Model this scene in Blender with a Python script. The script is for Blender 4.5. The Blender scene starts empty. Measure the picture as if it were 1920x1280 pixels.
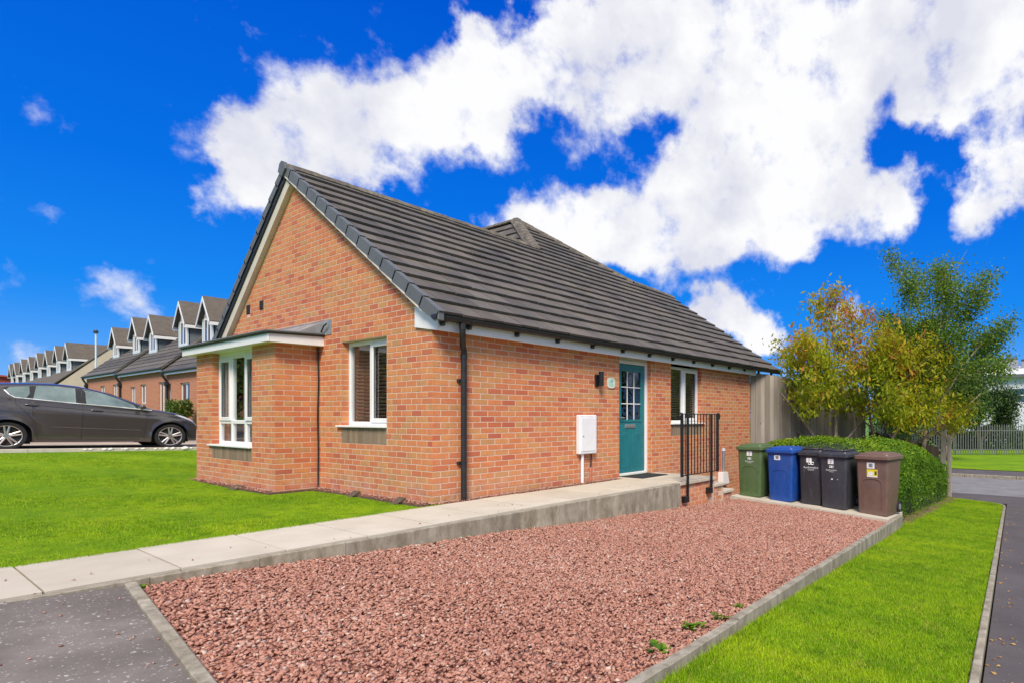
import bpy, bmesh, math, random
import numpy as np
from mathutils import Vector, Matrix, noise as mnoise

S = bpy.context.scene
COL = S.collection
rad = math.radians
random.seed(11)
RNG = np.random.default_rng(7)

# ------------------------------------------------------------------ camera
cam_d = bpy.data.cameras.new('camera')
cam = bpy.data.objects.new('camera', cam_d)
COL.objects.link(cam)
CAM = Vector((-3.921, -6.305, 1.035))
cam.location = CAM
cam.rotation_euler = (rad(90), 0, rad(-57.204))
cam_d.sensor_width = 36.0
cam_d.lens = 19.484
cam_d.shift_x = -0.17833
cam_d.shift_y = 0.07385
cam_d.clip_start = 0.05
cam_d.clip_end = 3000
S.camera = cam

# ------------------------------------------------------------------ world, sun, exposure
SUN_AZ, SUN_EL = 221.0, 47.0          # azimuth (degrees from +X, counter-clockwise) and elevation
W = bpy.data.worlds.new('World')
S.world = W
W.use_nodes = True
wn = W.node_tree.nodes
wl = W.node_tree.links
for n in list(wn):
    wn.remove(n)


def nd(nodes, kind, **kw):
    n = nodes.new(kind)
    for k, v in kw.items():
        if k.startswith('i_'):
            n.inputs[k[2:].replace('_', ' ')].default_value = v
        elif k.startswith('n_'):
            n.inputs[int(k[2:])].default_value = v
        else:
            setattr(n, k, v)
    return n


w_out = nd(wn, 'ShaderNodeOutputWorld')
w_bg = nd(wn, 'ShaderNodeBackground', i_Strength=0.1)
w_sky = nd(wn, 'ShaderNodeTexSky', sky_type='NISHITA', sun_disc=False, sun_elevation=rad(SUN_EL),
           sun_rotation=rad(90 - SUN_AZ), altitude=100, air_density=1.0, dust_density=0.3, ozone_density=3.0)
w_hsv = nd(wn, 'ShaderNodeHueSaturation', i_Hue=0.505, i_Saturation=1.75, i_Value=1.25)
w_geo = nd(wn, 'ShaderNodeTexCoord')
wl.new(w_sky.outputs[0], w_hsv.inputs['Color'])
w_sep = nd(wn, 'ShaderNodeSeparateXYZ')
wl.new(w_geo.outputs['Generated'], w_sep.inputs[0])
w_grad = nd(wn, 'ShaderNodeValToRGB')
for _i, (_p, _c) in enumerate([(0.0, (.55, 2.5, 6.6, 1)), (0.14, (.10, 1.65, 6.2, 1)), (0.32, (.02, 1.05, 5.6, 1)), (0.6, (.0, .60, 4.7, 1))]):
    if _i > 1: w_grad.color_ramp.elements.new(_p)
    w_grad.color_ramp.elements[_i].position = _p; w_grad.color_ramp.elements[_i].color = _c
wl.new(w_sep.outputs[2], w_grad.inputs[0])
w_blue = nd(wn, 'ShaderNodeMix', data_type='RGBA'); w_blue.inputs[0].default_value = 0.86
wl.new(w_hsv.outputs[0], w_blue.inputs[6]); wl.new(w_grad.outputs[0], w_blue.inputs[7])

# clouds: (azimuth, elevation, radius in degrees, weight)
CLOUDS = [(73.1, 20.9, 2.1, 1), (71.5, 18.9, 2.4, 1), (69.8, 22.0, 2.9, 1), (66.9, 24.5, 3.1, 1), (65.1, 21.8, 3.0, 1), (62.1, 26.8, 3.3, 1), (59.9, 24.3, 3.6, 1), (56.3, 28.0, 4.0, 1), (54.9, 32.7, 1.8, 0.8), (52.0, 30.6, 4.0, 1), (54.0, 26.1, 3.4, 1), (48.5, 31.9, 3.9, 1), (45.4, 33.0, 3.7, 1), (43.3, 29.2, 4.3, 1), (39.2, 32.7, 5.0, 1), (34.6, 35.1, 5.2, 1), (32.4, 30.9, 5.6, 1), (26.9, 33.5, 6.0, 1), (26.9, 27.0, 6.2, 1), (20.4, 34.2, 5.8, 1), (17.8, 30.0, 4.5, 1), (12.3, 32.7, 4.9, 1), (6.8, 32.7, 4.6, 1), (2.7, 31.0, 4.1, 1), (22.6, 23.2, 5.3, 1), (28.0, 21.5, 6.2, 1), (32.9, 22.6, 4.3, 1), (35.4, 18.7, 5.2, 1), (41.1, 19.5, 3.9, 1), (45.9, 18.7, 3.9, 1), (51.0, 18.5, 2.8, 0.9), (38.4, 17.0, 2.4, 1), (16.8, 20.4, 3.9, 1), (12.8, 19.7, 2.4, 0.9), (23.1, 18.0, 3.5, 1), (30.7, 17.6, 2.4, 1), (8.1, 27.4, 2.9, 1), (5.0, 28.3, 3.4, 1), (10.0, 26.3, 2.1, 0.9), (3.5, 20.8, 2.9, 1), (5.7, 18.5, 2.6, 1), (2.3, 23.0, 3.1, 1), (42.2, 36.2, 3.5, 1), (18.9, 25.3, 3.1, 0.8), (29.8, 11.6, 2.9, 1), (26.3, 10.0, 2.8, 1), (31.8, 10.3, 2.5, 1), (24.7, 9.0, 2.2, 1), (18.1, 10.9, 1.9, 0.6), (79.4, 9.1, 1.9, 0.34), (78.6, 7.3, 1.8, 0.36), (80.8, 26.4, 0.8, 0.30), (82.9, 19.9, 1.6, 0.22), (83.6, 3.9, 1.6, 0.34), (81.5, 3.7, 1.5, 0.3), (62.9, 20.0, 1.1, 0.6), (72.8, 16.5, 1.8, 0.75), (70.5, 16.6, 1.5, 0.7), (10.9, 22.8, 1.6, 0.6)]
# broken cloud carried over the unseen sky, added to whiten the ambient light
_r = random.Random(5)
for k in range(64):
    az = 95 + _r.random() * 250
    el = 8 + 75 * _r.random() ** 1.2
    CLOUDS.append((round(az, 1), round(el, 1), round(6 + 7 * _r.random(), 1), 1))


def wmath(op, a=None, b=None, c=None, clamp=False):
    n = nd(wn, 'ShaderNodeMath', operation=op, use_clamp=clamp)
    for i, v in enumerate((a, b, c)):
        if v is None:
            continue
        if isinstance(v, (int, float)):
            n.inputs[i].default_value = v
        else:
            wl.new(v, n.inputs[i])
    return n.outputs[0]


# warp the direction a little so that the outlines are torn, not round
w_n1 = nd(wn, 'ShaderNodeTexNoise', noise_dimensions='3D', i_Scale=9.0, i_Detail=7.0, i_Roughness=0.58)
wl.new(w_geo.outputs['Generated'], w_n1.inputs['Vector'])
w_s1 = nd(wn, 'ShaderNodeVectorMath', operation='SUBTRACT')
wl.new(w_n1.outputs['Color'], w_s1.inputs[0]); w_s1.inputs[1].default_value = (0.5, 0.5, 0.5)
w_s2 = nd(wn, 'ShaderNodeVectorMath', operation='SCALE'); w_s2.inputs['Scale'].default_value = 0.13
wl.new(w_s1.outputs[0], w_s2.inputs[0])
w_dir = nd(wn, 'ShaderNodeVectorMath', operation='ADD')
wl.new(w_geo.outputs['Generated'], w_dir.inputs[0]); wl.new(w_s2.outputs[0], w_dir.inputs[1])
acc = None
for az, el, r, wgt in CLOUDS:
    d = (math.cos(rad(el)) * math.cos(rad(az)), math.cos(rad(el)) * math.sin(rad(az)), math.sin(rad(el)))
    vd = nd(wn, 'ShaderNodeVectorMath', operation='DISTANCE')
    wl.new(w_dir.outputs[0], vd.inputs[0]); vd.inputs[1].default_value = d
    mr = nd(wn, 'ShaderNodeMapRange', interpolation_type='SMOOTHSTEP')
    wl.new(vd.outputs['Value'], mr.inputs[0])
    mr.inputs[1].default_value = 0.0; mr.inputs[2].default_value = rad(r) * 1.5
    mr.inputs[3].default_value = wgt; mr.inputs[4].default_value = 0.0
    acc = mr.outputs[0] if acc is None else wmath('ADD', acc, mr.outputs[0])
acc = wmath('MINIMUM', acc, 1.0)
w_n2 = nd(wn, 'ShaderNodeTexNoise', noise_dimensions='3D', i_Scale=16.0, i_Detail=9.0, i_Roughness=0.6)
wl.new(w_geo.outputs['Generated'], w_n2.inputs['Vector'])
dens = wmath('ADD', acc, wmath('MULTIPLY', wmath('SUBTRACT', w_n2.outputs['Fac'], 0.5), 1.95))
w_al = nd(wn, 'ShaderNodeMapRange', interpolation_type='SMOOTHSTEP')
wl.new(dens, w_al.inputs[0])
w_al.inputs[1].default_value = 0.20; w_al.inputs[2].default_value = 0.98
# cloud colour: white with lilac-grey hollows
w_n3 = nd(wn, 'ShaderNodeTexNoise', noise_dimensions='3D', i_Scale=7.0, i_Detail=6.0, i_Roughness=0.55)
wl.new(w_geo.outputs['Generated'], w_n3.inputs['Vector'])
w_cr = nd(wn, 'ShaderNodeValToRGB')
w_cr.color_ramp.elements[0].position = 0.36; w_cr.color_ramp.elements[0].color = (5.2, 5.3, 6.0, 1)
w_cr.color_ramp.elements[1].position = 0.56; w_cr.color_ramp.elements[1].color = (7.0, 7.0, 7.1, 1)
wl.new(w_n3.outputs['Fac'], w_cr.inputs[0])
w_mix = nd(wn, 'ShaderNodeMix', data_type='RGBA')
wl.new(w_al.outputs[0], w_mix.inputs[0])
wl.new(w_blue.outputs[2], w_mix.inputs[6]); wl.new(w_cr.outputs[0], w_mix.inputs[7])
wl.new(w_mix.outputs[2], w_bg.inputs[0])
wl.new(w_bg.outputs[0], w_out.inputs[0])

sun_d = bpy.data.lights.new('sun', 'SUN')
sun = bpy.data.objects.new('sun', sun_d)
COL.objects.link(sun)
sun_d.energy = 3.3
sun_d.angle = rad(20)
sun_d.color = (1.0, 0.91, 0.77)
_sd = Vector((math.cos(rad(SUN_EL)) * math.cos(rad(SUN_AZ)), math.cos(rad(SUN_EL)) * math.sin(rad(SUN_AZ)), math.sin(rad(SUN_EL))))
sun.rotation_euler = (-_sd).to_track_quat('-Z', 'Y').to_euler()
sun.location = (0, 0, 30)

S.view_settings.view_transform = 'Standard'
S.view_settings.look = 'None'
S.view_settings.exposure = 0.5
S.view_settings.gamma = 1.0
S.view_settings.use_curve_mapping = False
S.render.engine = 'CYCLES'
S.cycles.max_bounces = 6
S.cycles.transparent_max_bounces = 12
S.cycles.use_denoising = True


# ------------------------------------------------------------------ helpers: objects
def link(o, parent=None):
    COL.objects.link(o)
    if parent is not None:
        o.parent = parent
    return o


def tag(o, label=None, cat=None, group=None, kind=None):
    if label: o['label'] = label
    if cat: o['category'] = cat
    if group: o['group'] = group
    if kind: o['kind'] = kind
    return o


def empty(name, loc=(0, 0, 0), rz=0.0, label=None, cat=None, group=None):
    o = bpy.data.objects.new(name, None)
    o.empty_display_size = 0.2
    o.location = loc
    o.rotation_euler = (0, 0, rz)
    COL.objects.link(o)
    return tag(o, label, cat, group)


class MB:
    """collects polygons; build() links them as one mesh object"""

    def __init__(s):
        s.v = []; s.f = []; s.t = []

    def add(s, verts, faces, tone=0.5):
        b = len(s.v)
        s.v.extend([tuple(p) for p in verts])
        for fc in faces:
            s.f.append(tuple(i + b for i in fc)); s.t.append(tone)

    def box(s, x0, x1, y0, y1, z0, z1, tone=0.5, bev=0.0):
        if x0 > x1: x0, x1 = x1, x0
        if y0 > y1: y0, y1 = y1, y0
        if z0 > z1: z0, z1 = z1, z0
        if bev <= 0:
            s.add([(x0, y0, z0), (x1, y0, z0), (x1, y1, z0), (x0, y1, z0), (x0, y0, z1), (x1, y0, z1), (x1, y1, z1), (x0, y1, z1)],
                  [(0, 3, 2, 1), (4, 5, 6, 7), (0, 1, 5, 4), (1, 2, 6, 5), (2, 3, 7, 6), (3, 0, 4, 7)], tone)
            return
        b = min(bev, (x1 - x0) * .45, (y1 - y0) * .45, (z1 - z0) * .45)
        vs = []
        idx = {}
        for i, X in enumerate((x0, x1)):
            for j, Y in enumerate((y0, y1)):
                for k, Z in enumerate((z0, z1)):
                    sx, sy, sz = (b if i == 0 else -b), (b if j == 0 else -b), (b if k == 0 else -b)
                    idx[(i, j, k, 0)] = len(vs); vs.append((X, Y + sy, Z + sz))
                    idx[(i, j, k, 1)] = len(vs); vs.append((X + sx, Y, Z + sz))
                    idx[(i, j, k, 2)] = len(vs); vs.append((X + sx, Y + sy, Z))
        fs = []
        I = lambda i, j, k, a: idx[(i, j, k, a)]
        fs.append((I(0, 0, 0, 0), I(0, 0, 1, 0), I(0, 1, 1, 0), I(0, 1, 0, 0)))
        fs.append((I(1, 0, 0, 0), I(1, 1, 0, 0), I(1, 1, 1, 0), I(1, 0, 1, 0)))
        fs.append((I(0, 0, 0, 1), I(1, 0, 0, 1), I(1, 0, 1, 1), I(0, 0, 1, 1)))
        fs.append((I(0, 1, 0, 1), I(0, 1, 1, 1), I(1, 1, 1, 1), I(1, 1, 0, 1)))
        fs.append((I(0, 0, 0, 2), I(0, 1, 0, 2), I(1, 1, 0, 2), I(1, 0, 0, 2)))
        fs.append((I(0, 0, 1, 2), I(1, 0, 1, 2), I(1, 1, 1, 2), I(0, 1, 1, 2)))
        for i in (0, 1):
            for j in (0, 1):
                q = (I(i, j, 0, 0), I(i, j, 0, 1), I(i, j, 1, 1), I(i, j, 1, 0))
                fs.append(q if (i + j) % 2 == 0 else q[::-1])
        for i in (0, 1):
            for k in (0, 1):
                q = (I(i, 0, k, 0), I(i, 1, k, 0), I(i, 1, k, 2), I(i, 0, k, 2))
                fs.append(q if (i + k) % 2 == 0 else q[::-1])
        for j in (0, 1):
            for k in (0, 1):
                q = (I(0, j, k, 1), I(0, j, k, 2), I(1, j, k, 2), I(1, j, k, 1))
                fs.append(q if (j + k) % 2 == 0 else q[::-1])
        for i in (0, 1):
            for j in (0, 1):
                for k in (0, 1):
                    q = (I(i, j, k, 0), I(i, j, k, 1), I(i, j, k, 2))
                    fs.append(q[::-1] if (i + j + k) % 2 == 0 else q)
        s.add(vs, fs, tone)

    def tube(s, pts, r, n=8, tone=0.5, cap=True):
        pts = [Vector(p) for p in pts]
        rs = r if isinstance(r, (list, tuple)) else [r] * len(pts)
        rings = []
        up = None
        for i, p in enumerate(pts):
            if i == 0: d = pts[1] - pts[0]
            elif i == len(pts) - 1: d = pts[-1] - pts[-2]
            else: d = (pts[i + 1] - pts[i]).normalized() + (pts[i] - pts[i - 1]).normalized()
            d.normalize()
            if up is None:
                up = Vector((0, 0, 1)) if abs(d.z) < .9 else Vector((1, 0, 0))
            a = d.cross(up)
            if a.length < 1e-4: a = d.cross(Vector((0.3, 1, 0.2)))
            a.normalize(); b = a.cross(d).normalized(); up = b
            rings.append([p + (a * math.cos(2 * math.pi * k / n) + b * math.sin(2 * math.pi * k / n)) * rs[i] for k in range(n)])
        vs = [q for ring in rings for q in ring]
        fs = []
        for i in range(len(pts) - 1):
            for k in range(n):
                k2 = (k + 1) % n
                fs.append((i * n + k, i * n + k2, (i + 1) * n + k2, (i + 1) * n + k))
        if cap:
            fs.append(tuple(range(n))[::-1]); fs.append(tuple((len(pts) - 1) * n + k for k in range(n)))
        s.add(vs, fs, tone)

    def cyl(s, c, axis, r, h, n=20, tone=0.5, r2=None):
        c = Vector(c); ax = Vector(axis).normalized()
        s.tube([c - ax * h / 2, c + ax * h / 2], [r, r if r2 is None else r2], n, tone)

    def loft(s, rings, closed=True, cap=True, tone=0.5):
        n = len(rings[0])
        vs = [p for r in rings for p in r]
        fs = []
        for i in range(len(rings) - 1):
            for k in range(n if closed else n - 1):
                k2 = (k + 1) % n
                fs.append((i * n + k, i * n + k2, (i + 1) * n + k2, (i + 1) * n + k))
        if cap and closed:
            fs.append(tuple(range(n))[::-1]); fs.append(tuple((len(rings) - 1) * n + k for k in range(n)))
        s.add(vs, fs, tone)

    def prism(s, poly, axis, a, b, tone=0.5):
        """poly in the two other axes (cyclic order), extruded along axis from a to b"""
        def P(p, h):
            if axis == 'x': return (h, p[0], p[1])
            if axis == 'y': return (p[0], h, p[1])
            return (p[0], p[1], h)
        n = len(poly)
        vs = [P(p, a) for p in poly] + [P(p, b) for p in poly]
        fs = [tuple(range(n)), tuple(range(n, 2 * n))[::-1]] + [(i, i + n, (i + 1) % n + n, (i + 1) % n) for i in range(n)]
        s.add(vs, fs, tone)

    def build(s, name, mat, parent=None, smooth=False, fix=True):
        me = bpy.data.meshes.new(name)
        me.from_pydata(s.v, [], s.f)
        if fix:
            bm = bmesh.new(); bm.from_mesh(me)
            bmesh.ops.recalc_face_normals(bm, faces=bm.faces)
            bm.to_mesh(me); bm.free()
        a = me.attributes.new('tone', 'FLOAT', 'FACE')
        a.data.foreach_set('value', np.array(s.t, dtype=np.float32))
        me.materials.append(mat)
        if smooth:
            me.polygons.foreach_set('use_smooth', [True] * len(me.polygons))
            try:
                me.set_sharp_from_angle(angle=rad(smooth if smooth is not True else 40))
            except Exception:
                pass
        me.update()
        return link(bpy.data.objects.new(name, me), parent)


def np_mesh(name, verts, faces, mat, parent=None, tone=None, smooth=False):
    """big meshes straight from numpy: verts (N,3), faces (M,k)"""
    me = bpy.data.meshes.new(name)
    nv, (nf, k) = len(verts), faces.shape
    me.vertices.add(nv); me.vertices.foreach_set('co', np.ascontiguousarray(verts, dtype=np.float32).ravel())
    me.loops.add(nf * k); me.loops.foreach_set('vertex_index', np.ascontiguousarray(faces, dtype=np.int32).ravel())
    me.polygons.add(nf)
    me.polygons.foreach_set('loop_start', np.arange(0, nf * k, k, dtype=np.int32))
    me.polygons.foreach_set('loop_total', np.full(nf, k, dtype=np.int32))
    if tone is not None:
        a = me.attributes.new('tone', 'FLOAT', 'FACE')
        a.data.foreach_set('value', np.ascontiguousarray(tone, dtype=np.float32))
    me.materials.append(mat)
    me.update(calc_edges=True)
    me.validate()
    if smooth:
        me.polygons.foreach_set('use_smooth', [True] * len(me.polygons))
    return link(bpy.data.objects.new(name, me), parent)


def copy_tree(o, parent=None):
    c = o.copy(); COL.objects.link(c); c.parent = parent
    for ch in list(o.children):
        copy_tree(ch, c)
    return c


def grid_sheet(name, xs, ys, zf, mat, kind='structure', parent=None, smooth=True):
    v = np.array([(x, y, zf(x, y)) for y in ys for x in xs], dtype=float)
    nx, ny = len(xs), len(ys)
    f = np.array([(j * nx + i, j * nx + i + 1, (j + 1) * nx + i + 1, (j + 1) * nx + i) for j in range(ny - 1) for i in range(nx - 1)])
    o = np_mesh(name, v, f, mat, parent, smooth=smooth)
    if kind: o['kind'] = kind
    return o


def clip_poly(poly, a, b, c):
    """keep the side a*x+b*y<=c of a 2-D polygon"""
    out = []
    n = len(poly)
    for i in range(n):
        p, q = poly[i], poly[(i + 1) % n]
        dp, dq = a * p[0] + b * p[1] - c, a * q[0] + b * q[1] - c
        if dp <= 0: out.append(p)
        if (dp < 0 < dq) or (dq < 0 < dp):
            t = dp / (dp - dq)
            out.append((p[0] + (q[0] - p[0]) * t, p[1] + (q[1] - p[1]) * t))
    return out


def poly_area(p):
    return abs(sum(p[i][0] * p[(i + 1) % len(p)][1] - p[(i + 1) % len(p)][0] * p[i][1] for i in range(len(p)))) / 2


def smoothstep(a, b, x):
    t = max(0.0, min(1.0, (x - a) / (b - a)))
    return t * t * (3 - 2 * t)


def text_mesh(name, body, size, mat, mtx, parent=None, extrude=0.0006, align='CENTER'):
    cu = bpy.data.curves.new(name, 'FONT')
    cu.body = body; cu.size = size; cu.align_x = align; cu.align_y = 'CENTER'; cu.extrude = extrude
    tmp = bpy.data.objects.new(name + '_curve', cu)
    COL.objects.link(tmp)
    dg = bpy.context.evaluated_depsgraph_get()
    me = bpy.data.meshes.new_from_object(tmp.evaluated_get(dg))
    bpy.data.objects.remove(tmp)
    me.transform(mtx)
    me.materials.clear(); me.materials.append(mat)
    me.name = name
    return link(bpy.data.objects.new(name, me), parent)


# ------------------------------------------------------------------ helpers: materials
def new_mat(name):
    m = bpy.data.materials.new(name)
    m.use_nodes = True
    nt = m.node_tree
    b = nt.nodes['Principled BSDF']
    return m, nt, b


def ramp(nt, stops, fac=None, interp='LINEAR'):
    r = nt.nodes.new('ShaderNodeValToRGB')
    r.color_ramp.interpolation = interp
    e = r.color_ramp.elements
    while len(e) < len(stops): e.new(0.5)
    for i, (p, c) in enumerate(stops):
        e[i].position = p; e[i].color = (c[0], c[1], c[2], 1)
    if fac is not None: nt.links.new(fac, r.inputs[0])
    return r.outputs[0]


def tnoise(nt, scale, detail=5, rough=.6, vec=None, stretch=None, space='Object'):
    tc = nt.nodes.new('ShaderNodeTexCoord')
    n = nt.nodes.new('ShaderNodeTexNoise')
    n.inputs['Scale'].default_value = scale; n.inputs['Detail'].default_value = detail; n.inputs['Roughness'].default_value = rough
    src = tc.outputs[space]
    if stretch:
        mp = nt.nodes.new('ShaderNodeMapping'); mp.inputs['Scale'].default_value = stretch
        nt.links.new(src, mp.inputs[0]); src = mp.outputs[0]
    nt.links.new(src, n.inputs['Vector'])
    return n.outputs['Fac']


def mixc(nt, fac, a, b, mode='MIX'):
    m = nt.nodes.new('ShaderNodeMix'); m.data_type = 'RGBA'; m.blend_type = mode
    for i, v in ((0, fac), (6, a), (7, b)):
        if isinstance(v, (int, float)): m.inputs[i].default_value = v
        elif isinstance(v, tuple): m.inputs[i].default_value = (v[0], v[1], v[2], 1)
        else: nt.links.new(v, m.inputs[i])
    return m.outputs[2]


def mth(nt, op, a, b=0.0, clamp=False):
    m = nt.nodes.new('ShaderNodeMath'); m.operation = op; m.use_clamp = clamp
    for i, v in enumerate((a, b)):
        if isinstance(v, (int, float)): m.inputs[i].default_value = v
        else: nt.links.new(v, m.inputs[i])
    return m.outputs[0]


def attr(nt, name='tone'):
    a = nt.nodes.new('ShaderNodeAttribute'); a.attribute_name = name
    return a.outputs['Fac']


def bump(nt, b, height, strength=.3, dist=.01):
    n = nt.nodes.new('ShaderNodeBump'); n.inputs['Strength'].default_value = strength; n.inputs['Distance'].default_value = dist
    nt.links.new(height, n.inputs['Height']); nt.links.new(n.outputs[0], b.inputs['Normal'])


def plain(name, col, rough=.5, var=.12, scale=14, bmp=.0, metal=0.0, spec=.5, stretch=None, detail=6):
    """one colour with fine uneven tone"""
    m, nt, b = new_mat(name)
    n = tnoise(nt, scale, detail, .65, stretch=stretch)
    lo = tuple(c * (1 - var) for c in col); hi = tuple(min(1, c * (1 + var)) for c in col)
    nt.links.new(ramp(nt, [(.3, lo), (.7, hi)], n), b.inputs['Base Color'])
    b.inputs['Roughness'].default_value = rough; b.inputs['Metallic'].default_value = metal
    b.inputs['Specular IOR Level'].default_value = spec
    if bmp: bump(nt, b, n, bmp, .01)
    return m


M = {}
# brick: one tone per brick, with a darker or redder drift inside it
m, nt, b = new_mat('brick'); M['brick'] = m
base = ramp(nt, [(0.0, (.48, .105, .055)), (.22, (.57, .165, .065)), (.45, (.66, .225, .080)), (.62, (.68, .265, .090)), (.8, (.62, .290, .100)), (1.0, (.50, .265, .105))], attr(nt))
n1 = tnoise(nt, 9, 5, .65)
n2 = tnoise(nt, 60, 5, .7)
c = mixc(nt, mth(nt, 'MULTIPLY', ramp(nt, [(.42, (0, 0, 0)), (.7, (1, 1, 1))], n1), .5), base, (.46, .140, .072))
c = mixc(nt, mth(nt, 'MULTIPLY', ramp(nt, [(.35, (1, 1, 1)), (.6, (0, 0, 0))], n2), .30), c, (.30, .13, .075))
n3 = tnoise(nt, 1.1, 4, .6)
c = mixc(nt, mth(nt, 'MULTIPLY', ramp(nt, [(.5, (0, 0, 0)), (.75, (1, 1, 1))], n3), .22), c, (.60, .31, .16))
# pale bloom and splash stains low on the wall
gp = nt.nodes.new('ShaderNodeNewGeometry'); sz = nt.nodes.new('ShaderNodeSeparateXYZ'); nt.links.new(gp.outputs['Position'], sz.inputs[0])
low = ramp(nt, [(0.0, (1, 1, 1)), (.16, (.75, .75, .75)), (.42, (0, 0, 0))], mth(nt, 'ADD', sz.outputs[2], .05))
n5 = tnoise(nt, 3.2, 6, .7)
c = mixc(nt, mth(nt, 'MULTIPLY', mth(nt, 'MULTIPLY', low, ramp(nt, [(.42, (0, 0, 0)), (.62, (1, 1, 1))], n5)), .55), c, (.60, .37, .27))
n7 = tnoise(nt, 5, 6, .75)
c = mixc(nt, mth(nt, 'MULTIPLY', mth(nt, 'MULTIPLY', low, ramp(nt, [(.52, (0, 0, 0)), (.66, (1, 1, 1))], n7)), .5), c, (.22, .10, .065))
nt.links.new(c, b.inputs['Base Color']); b.inputs['Roughness'].default_value = .85; bump(nt, b, n2, .35, .006)
m, nt, b = new_mat('mortar'); M['mortar'] = m
n1 = tnoise(nt, 30, 6, .7)
nt.links.new(ramp(nt, [(.3, (.54, .40, .295)), (.7, (.72, .565, .44))], n1), b.inputs['Base Color']); b.inputs['Roughness'].default_value = .95
bump(nt, b, n1, .5, .004)
m, nt, b = new_mat('sill_brick'); M['soldier'] = m
n1 = tnoise(nt, 18, 6, .7, stretch=(1, 1, .25))
c = mixc(nt, n1, ramp(nt, [(0, (.20, .125, .075)), (.5, (.30, .21, .135)), (1, (.38, .27, .15))], attr(nt)), (.19, .15, .11))
nt.links.new(c, b.inputs['Base Color']); b.inputs['Roughness'].default_value = .9; bump(nt, b, n1, .4, .005)


def brickwork_mat(name, scale_len=.225, rot=0.0, ca=(.50, .17, .075), cb=(.42, .12, .065), mort=(.50, .36, .27)):
    m, nt, b = new_mat(name)
    tc = nt.nodes.new('ShaderNodeTexCoord')
    sp = nt.nodes.new('ShaderNodeSeparateXYZ'); nt.links.new(tc.outputs['Object'], sp.inputs[0])
    mp = nt.nodes.new('ShaderNodeCombineXYZ'); nt.links.new(sp.outputs[1 if rot else 0], mp.inputs[0]); nt.links.new(sp.outputs[2], mp.inputs[1])
    bt = nt.nodes.new('ShaderNodeTexBrick')
    bt.inputs['Scale'].default_value = 1.0
    bt.inputs['Brick Width'].default_value = .225; bt.inputs['Row Height'].default_value = .075; bt.inputs['Mortar Size'].default_value = .008
    bt.inputs['Color1'].default_value = (*ca, 1); bt.inputs['Color2'].default_value = (*cb, 1); bt.inputs['Mortar'].default_value = (*mort, 1)
    nt.links.new(mp.outputs[0], bt.inputs['Vector'])
    n1 = tnoise(nt, 1.3, 5, .6)
    c = mixc(nt, mth(nt, 'MULTIPLY', n1, .35), bt.outputs['Color'], (.55, .24, .11))
    nt.links.new(c, b.inputs['Base Color']); b.inputs['Roughness'].default_value = .9
    return m


M['brick_y'] = brickwork_mat('brick_far_y', rot=rad(90))
M['brick_x'] = brickwork_mat('brick_far_x')

# roof tiles
m, nt, b = new_mat('roof_tile'); M['tile'] = m
n1 = tnoise(nt, 1.2, 5, .6); n2 = tnoise(nt, 26, 7, .7); n3 = tnoise(nt, 70, 4, .7); n4 = tnoise(nt, .45, 4, .6)
c = ramp(nt, [(0, (.060, .053, .049)), (.5, (.090, .080, .073)), (1, (.125, .110, .100))], attr(nt))
n6 = tnoise(nt, 5, 6, .7, stretch=(1, .5, .5))
c = mixc(nt, mth(nt, 'MULTIPLY', ramp(nt, [(.45, (0, 0, 0)), (.75, (1, 1, 1))], n1), .5), c, (.20, .165, .115))
c = mixc(nt, mth(nt, 'MULTIPLY', ramp(nt, [(.5, (0, 0, 0)), (.7, (1, 1, 1))], n6), .35), c, (.055, .050, .048))
c = mixc(nt, mth(nt, 'MULTIPLY', ramp(nt, [(.60, (0, 0, 0)), (.70, (1, 1, 1))], n2), mth(nt, 'MULTIPLY', ramp(nt, [(.40, (0, 0, 0)), (.58, (1, 1, 1))], n4), .9)), c, (.20, .17, .06))
c = mixc(nt, mth(nt, 'MULTIPLY', ramp(nt, [(.69, (0, 0, 0)), (.74, (1, 1, 1))], n3), .55), c, (.30, .27, .22))
nt.links.new(c, b.inputs['Base Color']); b.inputs['Roughness'].default_value = .78; bump(nt, b, n3, .35, .004)
m, nt, b = new_mat('ridge_tile'); M['ridge'] = m
n1 = tnoise(nt, 8, 7, .7)
nt.links.new(ramp(nt, [(.3, (.055, .048, .042)), (.5, (.11, .095, .075)), (.66, (.22, .19, .13)), (.8, (.20, .16, .06))], n1), b.inputs['Base Color']); b.inputs['Roughness'].default_value = .9
bump(nt, b, n1, .5, .01)
M['verge'] = plain('verge_plastic', (.115, .124, .130), .6, .12, 5)
M['lead'] = plain('lead', (.27, .28, .29), .5, .3, 5, .25, metal=.1)
M['roof_felt'] = plain('roof_felt', (.055, .06, .062), .7, .3, 12, .3)
M['upvc'] = plain('white_upvc', (.80, .80, .79), .35, .04, 5)
M['soffit'] = plain('soffit_board', (.62, .56, .46), .5, .06, 6)
M['cream_trim'] = plain('cream_trim', (.72, .66, .56), .5, .07, 8)
M['black'] = plain('black_plastic', (.018, .019, .021), .42, .3, 9)
M['black_paint'] = plain('black_paint', (.012, .012, .014), .35, .3, 20)
M['teal'] = plain('teal_door_paint', (.016, .175, .205), .42, .1, 7)
M['mat'] = plain('door_mat', (.02, .021, .024), .95, .4, 80, .6)
M['white_box'] = plain('white_grp', (.78, .78, .80), .45, .04, 6)
M['copper'] = plain('copper_pipe', (.50, .20, .12), .5, .25, 20)
M['grey_plastic'] = plain('grey_plastic', (.20, .22, .25), .5, .2, 12)
M['dark_hole'] = plain('dark_vent', (.035, .022, .018), .8, .3, 30)
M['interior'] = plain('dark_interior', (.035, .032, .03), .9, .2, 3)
M['blind'] = plain('brown_blind', (.30, .19, .15), .6, .15, 8)
M['blind_dark'] = plain('dark_blind', (.20, .165, .145), .6, .15, 8)
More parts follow.
